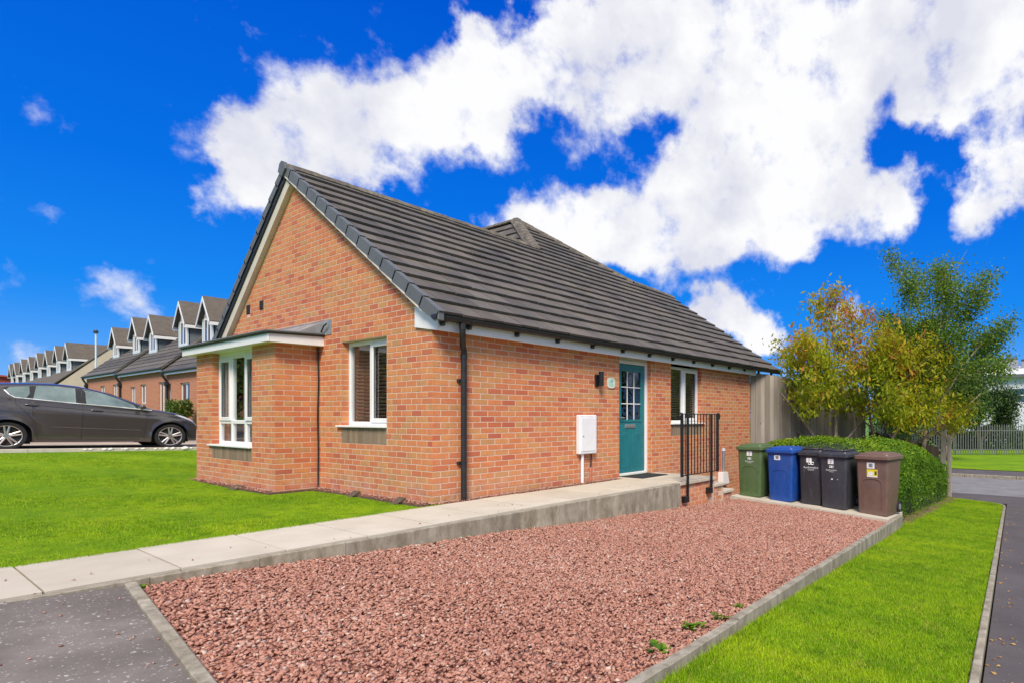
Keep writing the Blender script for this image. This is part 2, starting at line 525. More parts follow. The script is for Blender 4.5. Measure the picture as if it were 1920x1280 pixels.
M['curtain'] = plain('sheer_curtain', (.22, .19, .175), .9, .2, 8, stretch=(1, 8, .2))
M['metal_plate'] = plain('brushed_steel', (.42, .42, .44), .35, .1, 40, metal=.7)
M['mint'] = plain('mint_glaze', (.34, .66, .52), .4, .15, 30)
M['plaque'] = plain('pale_plaque', (.62, .70, .60), .45, .2, 22)
m, nt, b = new_mat('window_glass'); M['glass'] = m
for l in list(nt.links): nt.links.remove(l)
gl = nt.nodes.new('ShaderNodeBsdfGlossy'); gl.inputs['Roughness'].default_value = .015; gl.inputs['Color'].default_value = (.92, .95, 1, 1)
tr = nt.nodes.new('ShaderNodeBsdfTransparent'); tr.inputs['Color'].default_value = (.80, .84, .86, 1)
lw = nt.nodes.new('ShaderNodeLayerWeight'); lw.inputs['Blend'].default_value = .5
fr = nt.nodes.new('ShaderNodeMath'); fr.operation = 'MULTIPLY_ADD'; fr.inputs[1].default_value = .88; fr.inputs[2].default_value = .11
nt.links.new(mth(nt, 'POWER', lw.outputs['Facing'], 5.0), fr.inputs[0])
mx = nt.nodes.new('ShaderNodeMixShader')
nt.links.new(fr.outputs[0], mx.inputs[0]); nt.links.new(tr.outputs[0], mx.inputs[1]); nt.links.new(gl.outputs[0], mx.inputs[2])
nt.links.new(mx.outputs[0], nt.nodes['Material Output'].inputs[0])
m, nt, b = new_mat('dark_glass'); M['dark_glass'] = m
b.inputs['Base Color'].default_value = (.012, .016, .02, 1); b.inputs['Roughness'].default_value = .03; b.inputs['Specular IOR Level'].default_value = .8
nt.links.new(ramp(nt, [(.3, (.01, .014, .018)), (.7, (.03, .036, .042))], tnoise(nt, 3, 3)), b.inputs['Base Color'])

# ground surfaces
m, nt, b = new_mat('path_slab'); M['slab'] = m
n1 = tnoise(nt, 2.2, 6, .6); n2 = tnoise(nt, 45, 6, .7)
c = mixc(nt, mth(nt, 'MULTIPLY', n2, .45), ramp(nt, [(.3, (.46, .415, .33)), (.7, (.61, .56, .465))], n1), (.56, .515, .425))
c = mixc(nt, mth(nt, 'MULTIPLY', attr(nt), .35), c, (.36, .32, .25))
nt.links.new(c, b.inputs['Base Color']); b.inputs['Roughness'].default_value = .9; bump(nt, b, n2, .35, .004)
m, nt, b = new_mat('concrete_kerb'); M['kerb'] = m
n1 = tnoise(nt, 3.0, 7, .68); n2 = tnoise(nt, 55, 5, .7); n3 = tnoise(nt, 9, 5, .7, stretch=(1, 1, .35))
c = ramp(nt, [(.3, (.29, .255, .195)), (.55, (.40, .36, .28)), (.75, (.52, .47, .37))], n1)
c = mixc(nt, mth(nt, 'MULTIPLY', ramp(nt, [(.40, (0, 0, 0)), (.62, (1, 1, 1))], n3), .75), c, (.14, .115, .065))
c = mixc(nt, mth(nt, 'MULTIPLY', attr(nt), .3), c, (.20, .19, .17))
nt.links.new(c, b.inputs['Base Color']); b.inputs['Roughness'].default_value = .92; bump(nt, b, n2, .4, .004)
m, nt, b = new_mat('tarmac'); M['tarmac'] = m
n1 = tnoise(nt, 1.6, 6, .65); n2 = tnoise(nt, 60, 5, .75); n3 = tnoise(nt, 48, 3, .55)
c = ramp(nt, [(.3, (.12, .100, .085)), (.5, (.18, .155, .135)), (.72, (.29, .255, .225))], n1)
c = mixc(nt, mth(nt, 'MULTIPLY', n2, .5), c, (.08, .072, .07))
c = mixc(nt, mth(nt, 'MULTIPLY', ramp(nt, [(.635, (0, 0, 0)), (.66, (1, 1, 1))], n3), .8), c, (.50, .48, .45))
nt.links.new(c, b.inputs['Base Color']); b.inputs['Roughness'].default_value = .9; bump(nt, b, n2, .6, .006)
m, nt, b = new_mat('footway_tarmac'); M['footway'] = m
n1 = tnoise(nt, 1.2, 6, .65); n2 = tnoise(nt, 60, 5, .75); n3 = tnoise(nt, 40, 3, .6)
c = ramp(nt, [(.3, (.070, .060, .062)), (.7, (.125, .108, .108))], n1)
c = mixc(nt, mth(nt, 'MULTIPLY', n2, .5), c, (.06, .052, .054))
c = mixc(nt, mth(nt, 'MULTIPLY', ramp(nt, [(.69, (0, 0, 0)), (.71, (1, 1, 1))], n3), .7), c, (.42, .40, .38))
nt.links.new(c, b.inputs['Base Color']); b.inputs['Roughness'].default_value = .88; bump(nt, b, n2, .6, .006)
M['road'] = plain('road_asphalt', (.19, .185, .19), .9, .2, 1.6, .2)
M['paving'] = plain('driveway_paving', (.34, .26, .20), .9, .2, 2.5, .2, stretch=(1, 3, 1))
M['paint_white'] = plain('pale_kerb_stone', (.55, .51, .43), .8, .15, 8)
M['gravel_bed'] = plain('gravel_bed', (.34, .150, .105), .95, .5, 90, .8)
M['soil'] = plain('soil', (.13, .075, .05), 1.0, .5, 40, .9)
m, nt, b = new_mat('red_chips'); M['chips'] = m
c = ramp(nt, [(0, (.16, .075, .055)), (.12, (.28, .115, .078)), (.34, (.41, .187, .130)), (.58, (.50, .252, .180)), (.78, (.57, .325, .24)), (.92, (.48, .34, .275)), (1, (.64, .49, .40))], attr(nt))
n2 = tnoise(nt, 90, 4, .7)
c = mixc(nt, mth(nt, 'MULTIPLY', n2, .35), c, (.26, .115, .095))
nt.links.new(c, b.inputs['Base Color']); b.inputs['Roughness'].default_value = .9
m, nt, b = new_mat('lawn_ground'); M['lawn'] = m
n1 = tnoise(nt, 1.3, 6, .65, stretch=(1, .55, 1)); n2 = tnoise(nt, 50, 6, .75); n3 = tnoise(nt, .5, 4, .6)
c = ramp(nt, [(.28, (.115, .235, .004)), (.5, (.185, .325, .004)), (.72, (.30, .42, .006))], n1)
n4 = tnoise(nt, 6, 5, .7)
c = mixc(nt, mth(nt, 'MULTIPLY', ramp(nt, [(.5, (0, 0, 0)), (.72, (1, 1, 1))], n4), .55), c, (.050, .135, .004))
c = mixc(nt, mth(nt, 'MULTIPLY', n2, .5), c, (.040, .130, .004))
nt.links.new(c, b.inputs['Base Color']); b.inputs['Roughness'].default_value = .95; bump(nt, b, n2, .8, .02)
b.inputs['Specular IOR Level'].default_value = .15
m, nt, b = new_mat('grass_blade'); M['blade'] = m
tc = nt.nodes.new('ShaderNodeTexCoord')
n1 = tnoise(nt, 1.3, 6, .65, stretch=(1, .55, 1))
c = ramp(nt, [(.28, (.140, .285, .003)), (.5, (.225, .385, .004)), (.72, (.36, .49, .007))], n1)
n4 = tnoise(nt, 6, 5, .7); n5 = tnoise(nt, 2.6, 4, .6)
c = mixc(nt, mth(nt, 'MULTIPLY', ramp(nt, [(.48, (0, 0, 0)), (.70, (1, 1, 1))], n4), .8), c, (.060, .170, .003))
c = mixc(nt, mth(nt, 'MULTIPLY', ramp(nt, [(.58, (0, 0, 0)), (.74, (1, 1, 1))], n5), .75), c, (.36, .40, .03))
c = mixc(nt, ramp(nt, [(0, (.4, .4, .4)), (.3, (0, 0, 0))], attr(nt)), c, (.030, .095, .002))
c = mixc(nt, ramp(nt, [(.86, (0, 0, 0)), (.95, (.7, .7, .7)), (1, (.9, .9, .9))], attr(nt)), c, (.40, .36, .08))
nt.links.new(c, b.inputs['Base Color']); b.inputs['Roughness'].default_value = .7; b.inputs['Specular IOR Level'].default_value = .2
M['terrain'] = plain('terrain_grass', (.075, .19, .012), .95, .3, .4, .3)

# vegetation
def leaf_mat(name, stops, trans=.25):
    m, nt, b = new_mat(name)
    for l in list(nt.links): nt.links.remove(l)
    c = ramp(nt, stops, attr(nt))
    di = nt.nodes.new('ShaderNodeBsdfPrincipled'); di.inputs['Roughness'].default_value = .55; di.inputs['Specular IOR Level'].default_value = .25
    tl = nt.nodes.new('ShaderNodeBsdfTranslucent')
    mx = nt.nodes.new('ShaderNodeMixShader'); mx.inputs[0].default_value = trans
    nt.links.new(c, di.inputs['Base Color']); nt.links.new(c, tl.inputs['Color'])
    nt.links.new(di.outputs[0], mx.inputs[1]); nt.links.new(tl.outputs[0], mx.inputs[2])
    nt.links.new(mx.outputs[0], nt.nodes['Material Output'].inputs[0])
    return m


M['leaf_cherry'] = leaf_mat('cherry_leaf', [(0, (.14, .22, .012)), (.3, (.27, .345, .014)), (.55, (.42, .42, .018)), (.76, (.54, .40, .022)), (.9, (.62, .28, .04)), (1, (.50, .14, .06))], .5)
M['leaf_birch'] = leaf_mat('birch_leaf', [(0, (.07, .15, .016)), (.4, (.125, .23, .024)), (.75, (.19, .29, .03)), (.93, (.33, .35, .02)), (1, (.60, .46, .01))], .4)
M['leaf_dark'] = leaf_mat('dark_leaf', [(0, (.018, .045, .012)), (.6, (.04, .085, .02)), (1, (.08, .13, .03))], .15)
M['leaf_mid'] = leaf_mat('mid_leaf', [(0, (.05, .11, .02)), (.6, (.10, .17, .03)), (1, (.22, .26, .04))], .25)
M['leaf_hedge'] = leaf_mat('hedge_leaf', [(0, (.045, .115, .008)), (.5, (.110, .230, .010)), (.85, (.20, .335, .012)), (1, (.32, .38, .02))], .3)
M['timber_dark'] = plain('brown_timber', (.16, .115, .085), .9, .3, 9, .3, stretch=(1, 1, .1))
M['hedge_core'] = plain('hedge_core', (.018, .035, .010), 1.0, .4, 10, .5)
M['bark'] = plain('cherry_bark', (.25, .20, .16), .85, .35, 22, .5, stretch=(1, 1, .3))
m, nt, b = new_mat('birch_bark'); M['birch_bark'] = m
n1 = tnoise(nt, 9, 5, .6, stretch=(.4, .4, 1.6))
nt.links.new(ramp(nt, [(.36, (.06, .045, .03)), (.48, (.32, .24, .14)), (.7, (.52, .46, .36))], n1), b.inputs['Base Color']); b.inputs['Roughness'].default_value = .8
M['stem'] = plain('twig', (.10, .075, .05), .9, .3, 20)
m, nt, b = new_mat('weathered_timber'); M['timber'] = m
n1 = tnoise(nt, 9, 7, .7, stretch=(1, 1, .08)); n2 = tnoise(nt, 3, 3, .5)
c = ramp(nt, [(0, (.22, .185, .155)), (.5, (.32, .275, .235)), (1, (.44, .39, .335))], attr(nt))
c = mixc(nt, mth(nt, 'MULTIPLY', ramp(nt, [(.45, (0, 0, 0)), (.7, (1, 1, 1))], n1), .55), c, (.15, .118, .09))
c = mixc(nt, mth(nt, 'MULTIPLY', ramp(nt, [(.72, (0, 0, 0)), (.76, (1, 1, 1))], n2), .7), c, (.05, .04, .035))
nt.links.new(c, b.inputs['Base Color']); b.inputs['Roughness'].default_value = .9; bump(nt, b, n1, .4, .006)

# bins, car and others
def bin_mat(name, col):
    m, nt, b = new_mat(name)
    n1, n2, n3 = tnoise(nt, 7, 6, .65), tnoise(nt, 22, 6, .75, stretch=(1, 1, .3)), tnoise(nt, 2.5, 5, .6)
    c = ramp(nt, [(.3, tuple(v * .86 for v in col)), (.7, tuple(v * 1.14 for v in col))], n1)
    dust = tuple(v * .75 + .07 for v in col)
    c = mixc(nt, mth(nt, 'MULTIPLY', ramp(nt, [(.54, (0, 0, 0)), (.72, (1, 1, 1))], n2), .5), c, dust)
    c = mixc(nt, mth(nt, 'MULTIPLY', ramp(nt, [(.48, (0, 0, 0)), (.7, (1, 1, 1))], n3), .3), c, dust)
    nt.links.new(c, b.inputs['Base Color'])
    nt.links.new(ramp(nt, [(.3, (.34, .34, .34)), (.7, (.55, .55, .55))], n2), b.inputs['Roughness'])
    return m


M['bin_green'] = bin_mat('bin_green', (.075, .125, .045))
M['bin_blue'] = bin_mat('bin_blue', (.008, .062, .30))
M['bin_black'] = bin_mat('bin_black', (.030, .028, .032))
M['bin_charcoal'] = bin_mat('bin_charcoal', (.038, .039, .048))
M['bin_brown'] = bin_mat('bin_brown', (.155, .092, .070))
M['sticker'] = plain('white_sticker', (.80, .78, .78), .5, .06, 30)
M['sticker_yellow'] = plain('yellow_sticker', (.78, .66, .03), .5, .1, 30)
M['ink'] = plain('dark_ink', (.06, .06, .07), .6, .2, 40)
M['print_white'] = plain('white_print', (.74, .76, .76), .5, .06, 30)
m, nt, b = new_mat('car_paint'); M['car'] = m
nt.links.new(ramp(nt, [(.3, (.090, .080, .076)), (.7, (.110, .100, .095))], tnoise(nt, 200, 2, .5)), b.inputs['Base Color'])
b.inputs['Metallic'].default_value = .55; b.inputs['Roughness'].default_value = .24
b.inputs['Coat Weight'].default_value = 1.0; b.inputs['Coat Roughness'].default_value = .10
M['car_glass'] = M['dark_glass']
m, nt, b = new_mat('car_window'); M['car_glass'] = m
nt.links.new(ramp(nt, [(.3, (.10, .145, .15)), (.7, (.24, .31, .31))], tnoise(nt, 2.5, 4, .6)), b.inputs['Base Color'])
b.inputs['Roughness'].default_value = .04; b.inputs['Specular IOR Level'].default_value = .7
M['tyre'] = plain('tyre', (.016, .016, .017), .8, .3, 30)
M['alloy'] = plain('alloy', (.55, .53, .50), .3, .1, 15, metal=.85)
M['alloy_dark'] = plain('wheel_back', (.02, .018, .017), .6, .3, 15)
M['chrome'] = plain('chrome', (.80, .81, .82), .3, .05, 5, metal=.25)
M['lamp_lens'] = plain('lamp_lens', (.62, .64, .68), .15, .15, 20)
M['red_lens'] = plain('red_lens', (.50, .02, .03), .2, .1, 20)
M['blue_paint'] = plain('blue_car_paint', (.06, .22, .42), .35, .1, 10)
M['render'] = plain('cream_render', (.56, .47, .36), .95, .08, 1.2, .1)
M['cheek'] = plain('grey_cladding', (.13, .155, .17), .8, .15, 4)
M['dormer_front'] = plain('grey_panel', (.40, .36, .36), .8, .1, 4)
M['pale_blue_trim'] = plain('pale_trim', (.58, .70, .74), .5, .06, 6)
m, nt, b = new_mat('far_tiles'); M['far_tile'] = m
n1 = tnoise(nt, 4, 6, .7); n2 = tnoise(nt, .8, 3, .5)
nt.links.new(mixc(nt, n2, ramp(nt, [(.3, (.075, .062, .052)), (.55, (.135, .112, .085)), (.75, (.20, .165, .10))], n1), (.10, .088, .078)), b.inputs['Base Color']); b.inputs['Roughness'].default_value = .9
M['cladding'] = plain('white_cladding', (.66, .66, .70), .6, .05, .6)
M['blue_glass'] = plain('blue_window_strip', (.045, .09, .15), .15, .3, .4)
M['steel'] = plain('galvanised_steel', (.15, .165, .165), .55, .2, 6, metal=.3)
M['white_stone'] = plain('white_stone', (.72, .70, .64), .85, .12, 14, .4)
M['red_wall'] = plain('red_far_wall', (.36, .07, .05), .9, .15, 2)
M['fallen_leaf'] = leaf_mat('fallen_leaf', [(0, (.25, .12, .03)), (.5, (.42, .24, .06)), (1, (.50, .33, .12))], .1)

# ================================================================== THE SETTING
def gz(x, y): return -.13 - .055 * x + .058 * y            # gravel bed
def kerb_y(x): return -4.495 + .063 * x                     # kerb on the open side of the gravel
def pav_y(x): return -5.89 + .0495 * x                      # edge of the footway
def pav_z(x): return -.52 - .052 * x


def edge_z(x): return .31 - .03 * x                          # drive by the parked car
def lawn_z(x, y):
    t = smoothstep(4.5, 11.4, y)
    return -.035 * (1 - t) + (edge_z(x) - .05) * t + .012 * mnoise.noise(Vector((x * .8, y * .8, 0)))


def kerb_top(x): return gz(x, kerb_y(x)) + .06
def verge_z(x, y):
    ky, py = kerb_y(x), pav_y(x)
    t = max(0, min(1.3, (y - py) / (ky - py)))
    drop = .05 + .14 * smoothstep(-2.0, 6.0, x)
    zk = (kerb_top(x) - drop) * (1 - smoothstep(5.5, 7.5, x)) + (pav_z(x) + .06) * smoothstep(5.5, 7.5, x)
    return (pav_z(x) - .005) * (1 - t) + zk * t + .012 * mnoise.noise(Vector((x * 1.1, y * 1.6, 3)))


def terrain_z(x, y):
    base = max(-1.75, min(-.1, -.66 - .055 * x))
    ramp_ = 1.45 * smoothstep(9, 40, y) * (1 - smoothstep(13, 24, x))
    z = base + ramp_ - .12
    if x > 9: z = min(z, max(-1.75, -.66 - .06 * x))
    return z


def span(a, b, n): return [a + (b - a) * i / (n - 1) for i in range(n)]


xs = [-900, -400, -160, -80, -40, -20] + span(-14, 26, 41) + [30, 34, 40, 60, 100, 200, 420, 900]
ys = [-900, -400, -160, -80, -40, -22] + span(-14, 40, 55) + [50, 60, 80, 120, 200, 420, 900]
grid_sheet('ground', xs, ys, terrain_z, M['terrain'])

# front lawn beside the path
lawn = grid_sheet('lawn', span(-16, 4.5, 60), span(-.26, 11.42, 60), lawn_z, M['lawn'])
# soil strip along the walls, with chips spilled on it
def strip(name, pts, w, mat, z):
    mb = MB()
    for (x0, x1, y0, y1) in pts:
        mb.box(x0, x1, y0, y1, z - .05, z)
    o = mb.build(name, mat); o['kind'] = 'structure'; return o


strip('soil_strip', [(-.13, .0, .02, 2.80), (-.68, 0.0, 2.79, 2.90), (-.68, -.552, 2.9, 6.1), (0.0, 3.4, -.19, .02)], .1, M['soil'], -.012)

# footway and side road
def footway_z(x, y): return pav_z(x) if x < 13 else pav_z(13)
fx = span(-9, 12.9, 40)
v, f = [], []
for x in fx:
    for k in range(5):
        yy = pav_y(x) - .06 - 2.3 * k / 4
        v.append((x, yy, pav_z(x) - .03 - .004 * k))
for i in range(len(fx) - 1):
    for k in range(4):
        a = i * 5 + k
        f.append((a, a + 5, a + 6, a + 1))
footway = np_mesh('footway', np.array(v), np.array(f), M['footway']); footway['kind'] = 'structure'
cross = grid_sheet('road_footway', span(12.55, 14.6, 6), span(-16, 30, 40), lambda x, y: -1.215 - .02 * (x - 12.55), M['footway'])
road = grid_sheet('road', span(14.72, 20.9, 5), [-120, -60] + span(-30, 60, 30) + [140], lambda x, y: -1.37, M['road'])
farway = grid_sheet('far_footway', span(21.02, 23.4, 4), [-120, -60] + span(-30, 60, 30) + [140], lambda x, y: -1.27, M['footway'])
fargrass = grid_sheet('far_grass', span(23.4, 60, 12), [-140, -60] + span(-30, 60, 30) + [140], lambda x, y: -1.25 - .006 * (x - 23.4), M['lawn'])

# right-hand grass verge
v, f = [], []
vx = span(-9, 12.45, 90)
NV = 14
for x in vx:
    y0 = pav_y(x) + .02
    y1 = kerb_y(x) - .05 if x < 6.0 else -3.6
    if x > 11.4:                                       # rounded corner by the road
        q = (x - 11.4) / 1.05
        y0 += .85 * (1 - math.sqrt(max(0, 1 - min(1, q) ** 2)))
    for k in range(NV):
        y = y0 + (y1 - y0) * k / (NV - 1)
        v.append((x, y, verge_z(x, y)))
for i in range(len(vx) - 1):
    for k in range(NV - 1):
        a = i * NV + k
        f.append((a, a + NV, a + NV + 1, a + 1))
verge = np_mesh('grass_verge', np.array(v), np.array(f), M['lawn'], smooth=True); verge['kind'] = 'structure'
grid_sheet('garden_bed', span(6.3, 12.5, 40), span(-4.45, 3, 50), lambda x, y: verge_z(x, max(y, -4.6)) - .02 + (.03 + .02 * mnoise.noise(Vector((x * 2, y * 2, 5)))) * smoothstep(-4.5, -4.1, y), M['soil'])

# drive with the parked car
grid_sheet('driveway', span(-16, 6, 12), span(11.52, 30, 20), lambda x, y: edge_z(x) + .02 * max(0, y - 15), M['paving'])

# tarmac in the bottom left corner
v, f = [], []
ty = span(-1.345, -9, 20)
for y in ty:
    for k in range(8):
        x = -9 + (-2.915 + (y + 1.36) * .0782 + 9) * k / 7
        v.append((x, y, gz(x, y) + .012))
for i in range(19):
    for k in range(7): f.append((i * 8 + k, i * 8 + k + 1, (i + 1) * 8 + k + 1, (i + 1) * 8 + k))
np_mesh('tarmac_drive', np.array(v), np.array(f), M['tarmac'])['kind'] = 'structure'
# gravel bed
bed = grid_sheet('gravel_bed', span(-3.25, 5.4, 30), span(-4.9, -1.32, 20), lambda x, y: gz(x, y) - .02 if y > kerb_y(x) + .02 else gz(x, kerb_y(x)) - .3, M['gravel_bed'])


def block(mb, p0, p1, w, zt0, zt1, zb0, zb1, tone=.5, side=1, bev=.006):
    """a kerb block from p0 to p1 (plan), width w to its left, tops and bottoms at each end"""
    a, b_ = Vector((p0[0], p0[1])), Vector((p1[0], p1[1]))
    d = (b_ - a).normalized(); n = Vector((-d.y, d.x)) * w * side
    rings = []
    def pt(p, off, z): q = p + n * off; return (q.x, q.y, z)
    c = bev
    o = c / w
    for p, zt, zb in ((a, zt0, zb0), (b_, zt1, zb1)):
        rings.append([pt(p, 0, zb), pt(p, 0, zt - c), pt(p, o, zt), pt(p, 1 - o, zt), pt(p, 1, zt - c), pt(p, 1, zb)])
    mb.loft(rings, True, True, tone)


# path: flags, then the kerb that holds it up over the gravel
path = grid_sheet('path', span(-9.2, 3.36, 8), span(-1.3, -.22, 3), lambda x, y: -.055, M['soil'])
sx = -9.46
PITCH = .622
i = 0
while sx < 3.30:
    x1 = min(sx + PITCH - .011, 3.372)
    mb = MB()
    dz = random.uniform(-.0035, .0035)
    mb.box(sx + random.uniform(0, .004), x1, -1.252 + random.uniform(-.004, .003), -.205 + random.uniform(-.006, .006), -.05, .0 + dz, random.random(), .002)
    mb.build('path_slab', M['slab'], path)
    sx += PITCH; i += 1
kx = -9.4
while kx < 3.36:
    k1 = min(kx + .6, 3.385)
    mb = MB()
    t = random.uniform(-.004, .004)
    block(mb, (kx + .002, -1.333), (k1 - .002, -1.333), .052, -.012 + t, -.012 + t, gz(kx, -1.33) - .12, gz(k1, -1.33) - .12, random.random())
    mb.build('kerb_block', M['kerb'], path)
    kx += .6

# edging between tarmac and gravel, kerb on the verge side
edging = grid_sheet('gravel_edging', [-2.93, -2.90], [-1.42, -1.40], lambda x, y: gz(x, y) - .05, M['kerb'])
p = Vector((-2.925, -1.36)); dirv = Vector((-.14, -1.79)).normalized()
for L in (.34, .74, .9, .9, .9):
    q = p + dirv * L
    mb = MB()
    block(mb, p, q - dirv * .006, .056, gz(p.x, p.y) + .034, gz(q.x, q.y) + .034, gz(p.x, p.y) - .15, gz(q.x, q.y) - .15, random.random())
    mb.build('edging_block', M['kerb'], edging)
    p = q
kerb = grid_sheet('gravel_kerb', [2.0, 2.05], [-4.36, -4.34], lambda x, y: gz(x, y) - .05, M['kerb'])
x = -3.4
while x < 6.0:
    x1 = min(x + .905, 6.07)
    mb = MB()
    t = random.uniform(-.010, .008); u_ = random.uniform(-.007, .007)
    block(mb, (x + .005, kerb_y(x) - .035 + random.uniform(-.006, .006)), (x1 - .005, kerb_y(x1) - .035 + random.uniform(-.006, .006)), .068, kerb_top(x) + t, kerb_top(x1) + t + u_, kerb_top(x) - .45, kerb_top(x1) - .45, random.random())
    mb.build('kerb_block', M['kerb'], kerb)
    x = x1
# footway edging
fe = grid_sheet('footway_edging', [2.0, 2.05], [pav_y(2) - .03, pav_y(2) - .01], lambda x, y: pav_z(2) - .08, M['kerb'])
x = -6.4
while x < 11.3:
    x1 = min(x + .92, 11.4)
    mb = MB()
    block(mb, (x + .003, pav_y(x) - .045), (x1 - .003, pav_y(x1) - .045), .052, pav_z(x) + .018, pav_z(x1) + .018, pav_z(x) - .2, pav_z(x1) - .2, random.random())
    mb.build('edging_block', M['kerb'], fe)
    x = x1
px_, py_ = 11.4, pav_y(11.4) - .045
for k in range(1, 7):
    q = k / 6 * 1.0
    nx, ny = 11.4 + 1.1 * math.sin(q * math.pi / 2), pav_y(11.4) - .045 + 1.0 * (1 - math.cos(q * math.pi / 2))
    mb = MB(); block(mb, (px_, py_), (nx, ny), .05, pav_z(px_) + .012, pav_z(nx) + .012, pav_z(px_) - .2, pav_z(nx) - .2, random.random())
    mb.build('edging_block', M['kerb'], fe); px_, py_ = nx, ny
for k in range(5):
    mb = MB(); block(mb, (12.5, py_ + k * .9), (12.5, py_ + k * .9 + .89), .05, -1.175, -1.175, -1.4, -1.4, random.random(), 1)
    mb.build('edging_block', M['kerb'], fe)
# road kerbs, with the pale dropped stones by the crossing
rk = grid_sheet('road_kerb', [14.62, 14.70], [-3, -2.9], lambda x, y: -1.40, M['kerb'])
y = -14
while y < 14:
    mb = MB()
    drop = -6.6 < y < -4.0
    mb.box(14.60, 14.73, y + .006, y + .90, -1.5, -1.335 if drop else -1.245, random.random(), .012)
    mb.build('kerb_stone', M['paint_white'] if drop else M['kerb'], rk)
    y += .905
rk2 = grid_sheet('far_road_kerb', [20.92, 21.0], [-3, -2.9], lambda x, y: -1.40, M['kerb'])
y = -16
while y < 10:
    mb = MB(); mb.box(20.9, 21.03, y + .006, y + 1.80, -1.5, -1.255, random.random(), .012)
    mb.build('kerb_stone', M['kerb'], rk2)
    y += 1.81
# drive kerb on the far side of the lawn
dk = grid_sheet('drive_kerb', [0, .02], [11.46, 11.48], lambda x, y: edge_z(x) - .05, M['paint_white'])
x = -9.0
while x < 4:
    mb = MB(); block(mb, (x, 11.43), (x + .9, 11.43), .09, edge_z(x) + .022, edge_z(x + .9) + .022, edge_z(x) - .2, edge_z(x + .9) - .2, random.random())
    mb.build('kerb_block', M['paint_white'], dk)
    x += .905
for (yy, w) in ((13.5, .1), (15.1, .12)):
    mb = MB(); block(mb, (-12, yy), (6, yy), w, edge_z(-12) + .03, edge_z(6) + .03, edge_z(-12) - .1, edge_z(6) - .1)
    o = mb.build('drive_paving_band', M['paint_white']); o['kind'] = 'structure'

# ------------------------------------------------------------------ loose chips, grass
ICO_V = np.array([(0, 0, 1)] + [(math.cos(a) * .894, math.sin(a) * .894, .447) for a in [2 * math.pi * k / 5 for k in range(5)]]
                 + [(math.cos(a) * .894, math.sin(a) * .894, -.447) for a in [2 * math.pi * (k + .5) / 5 for k in range(5)]] + [(0, 0, -1)])
ICO_F = np.array([(0, 1 + k, 1 + (k + 1) % 5) for k in range(5)] + [(1 + k, 6 + k, 1 + (k + 1) % 5) for k in range(5)]
                 + [(1 + (k + 1) % 5, 6 + k, 6 + (k + 1) % 5) for k in range(5)] + [(11, 6 + (k + 1) % 5, 6 + k) for k in range(5)])


CUBE_V = np.array([(x, y, z) for x in (-1, 1) for y in (-1, 1) for z in (-1, 1)], dtype=float) * .72
CUBE_F = np.array([(0, 1, 3), (0, 3, 2), (4, 6, 7), (4, 7, 5), (0, 4, 5), (0, 5, 1), (2, 3, 7), (2, 7, 6), (0, 2, 6), (0, 6, 4), (1, 5, 7), (1, 7, 3)])


def stones(name, X, Y, Z, size, mat, tone, flat=(.34, .62), parent=None):
    n = len(X)
    ax = size[:, None] * np.stack([RNG.uniform(.8, 1.55, n), RNG.uniform(.6, 1.0, n), RNG.uniform(flat[0], flat[1], n)], 1)
    P = (CUBE_V[None] + RNG.uniform(-.42, .42, (n, 8, 3))) * ax[:, None, :]
    yaw = RNG.uniform(0, 2 * np.pi, n); tx = RNG.normal(0, .4, n); ty = RNG.normal(0, .4, n)
    c, s = np.cos(tx)[:, None], np.sin(tx)[:, None]
    y_, z_ = P[..., 1] * c - P[..., 2] * s, P[..., 1] * s + P[..., 2] * c
    P[..., 1], P[..., 2] = y_, z_
    c, s = np.cos(ty)[:, None], np.sin(ty)[:, None]
    x_, z_ = P[..., 0] * c + P[..., 2] * s, -P[..., 0] * s + P[..., 2] * c
    P[..., 0], P[..., 2] = x_, z_
    c, s = np.cos(yaw)[:, None], np.sin(yaw)[:, None]
    x_, y_ = P[..., 0] * c - P[..., 1] * s, P[..., 0] * s + P[..., 1] * c
    P[..., 0], P[..., 1] = x_, y_
    P += np.stack([X, Y, Z], 1)[:, None, :]
    F = (CUBE_F[None] + (np.arange(n) * 8)[:, None, None]).reshape(-1, 3)
    return np_mesh(name, P.reshape(-1, 3), F, mat, parent, tone=np.repeat(tone, 12))


n = 122000
X = RNG.uniform(-3.15, 5.38, n); Y = RNG.uniform(-4.95, -1.34, n)
ex0 = -2.90 + (Y + 1.36) * .078
keep = (Y > (-4.495 + .063 * X) + .045) & (X > ex0 + .03) & ~((X > 3.38) & (X < 4.5) & (Y > -1.36))
X, Y = X[keep], Y[keep]
n = len(X)
ripple = .012 * np.sin(X * 2.1 + 1.3 * np.sin(Y * 1.7)) * np.cos(Y * 2.6 + X * .8)
Z = -.13 - .055 * X + .058 * Y + RNG.uniform(-.008, .008, n) + ripple
patch = np.array([mnoise.noise(Vector((a * .9, b * .9, 0))) for a, b in zip(X, Y)])
tone = np.clip(RNG.normal(.5, .24, n) + .10 * patch, 0, 1)
g = stones('red_stone_chips', X, Y, Z, RNG.uniform(.0072, .0148, n), M['chips'], tone)
tag(g, 'crushed red stone chips covering the parking bay', 'gravel', kind='stuff')
# chips spilled along the foot of the walls
n = 1500
seg = RNG.integers(0, 3, n); q = RNG.uniform(0, 1, n); w_ = np.abs(RNG.normal(0, .05, n)) + .012
X = np.where(seg == 0, q * 3.4, np.where(seg == 1, -w_, -.558 - w_)); Y = np.where(seg == 0, -w_ * 1.4, np.where(seg == 1, q * 2.9, 2.9 + q * 3.2))
g = stones('wall_foot_chips', X, Y, np.full(n, -.012) + RNG.uniform(0, .012, n), RNG.uniform(.006, .015, n), M['chips'], np.clip(RNG.normal(.3, .2, n), 0, 1))
tag(g, 'scattered small red chips and soil along the foot of the house wall', 'gravel', kind='stuff')


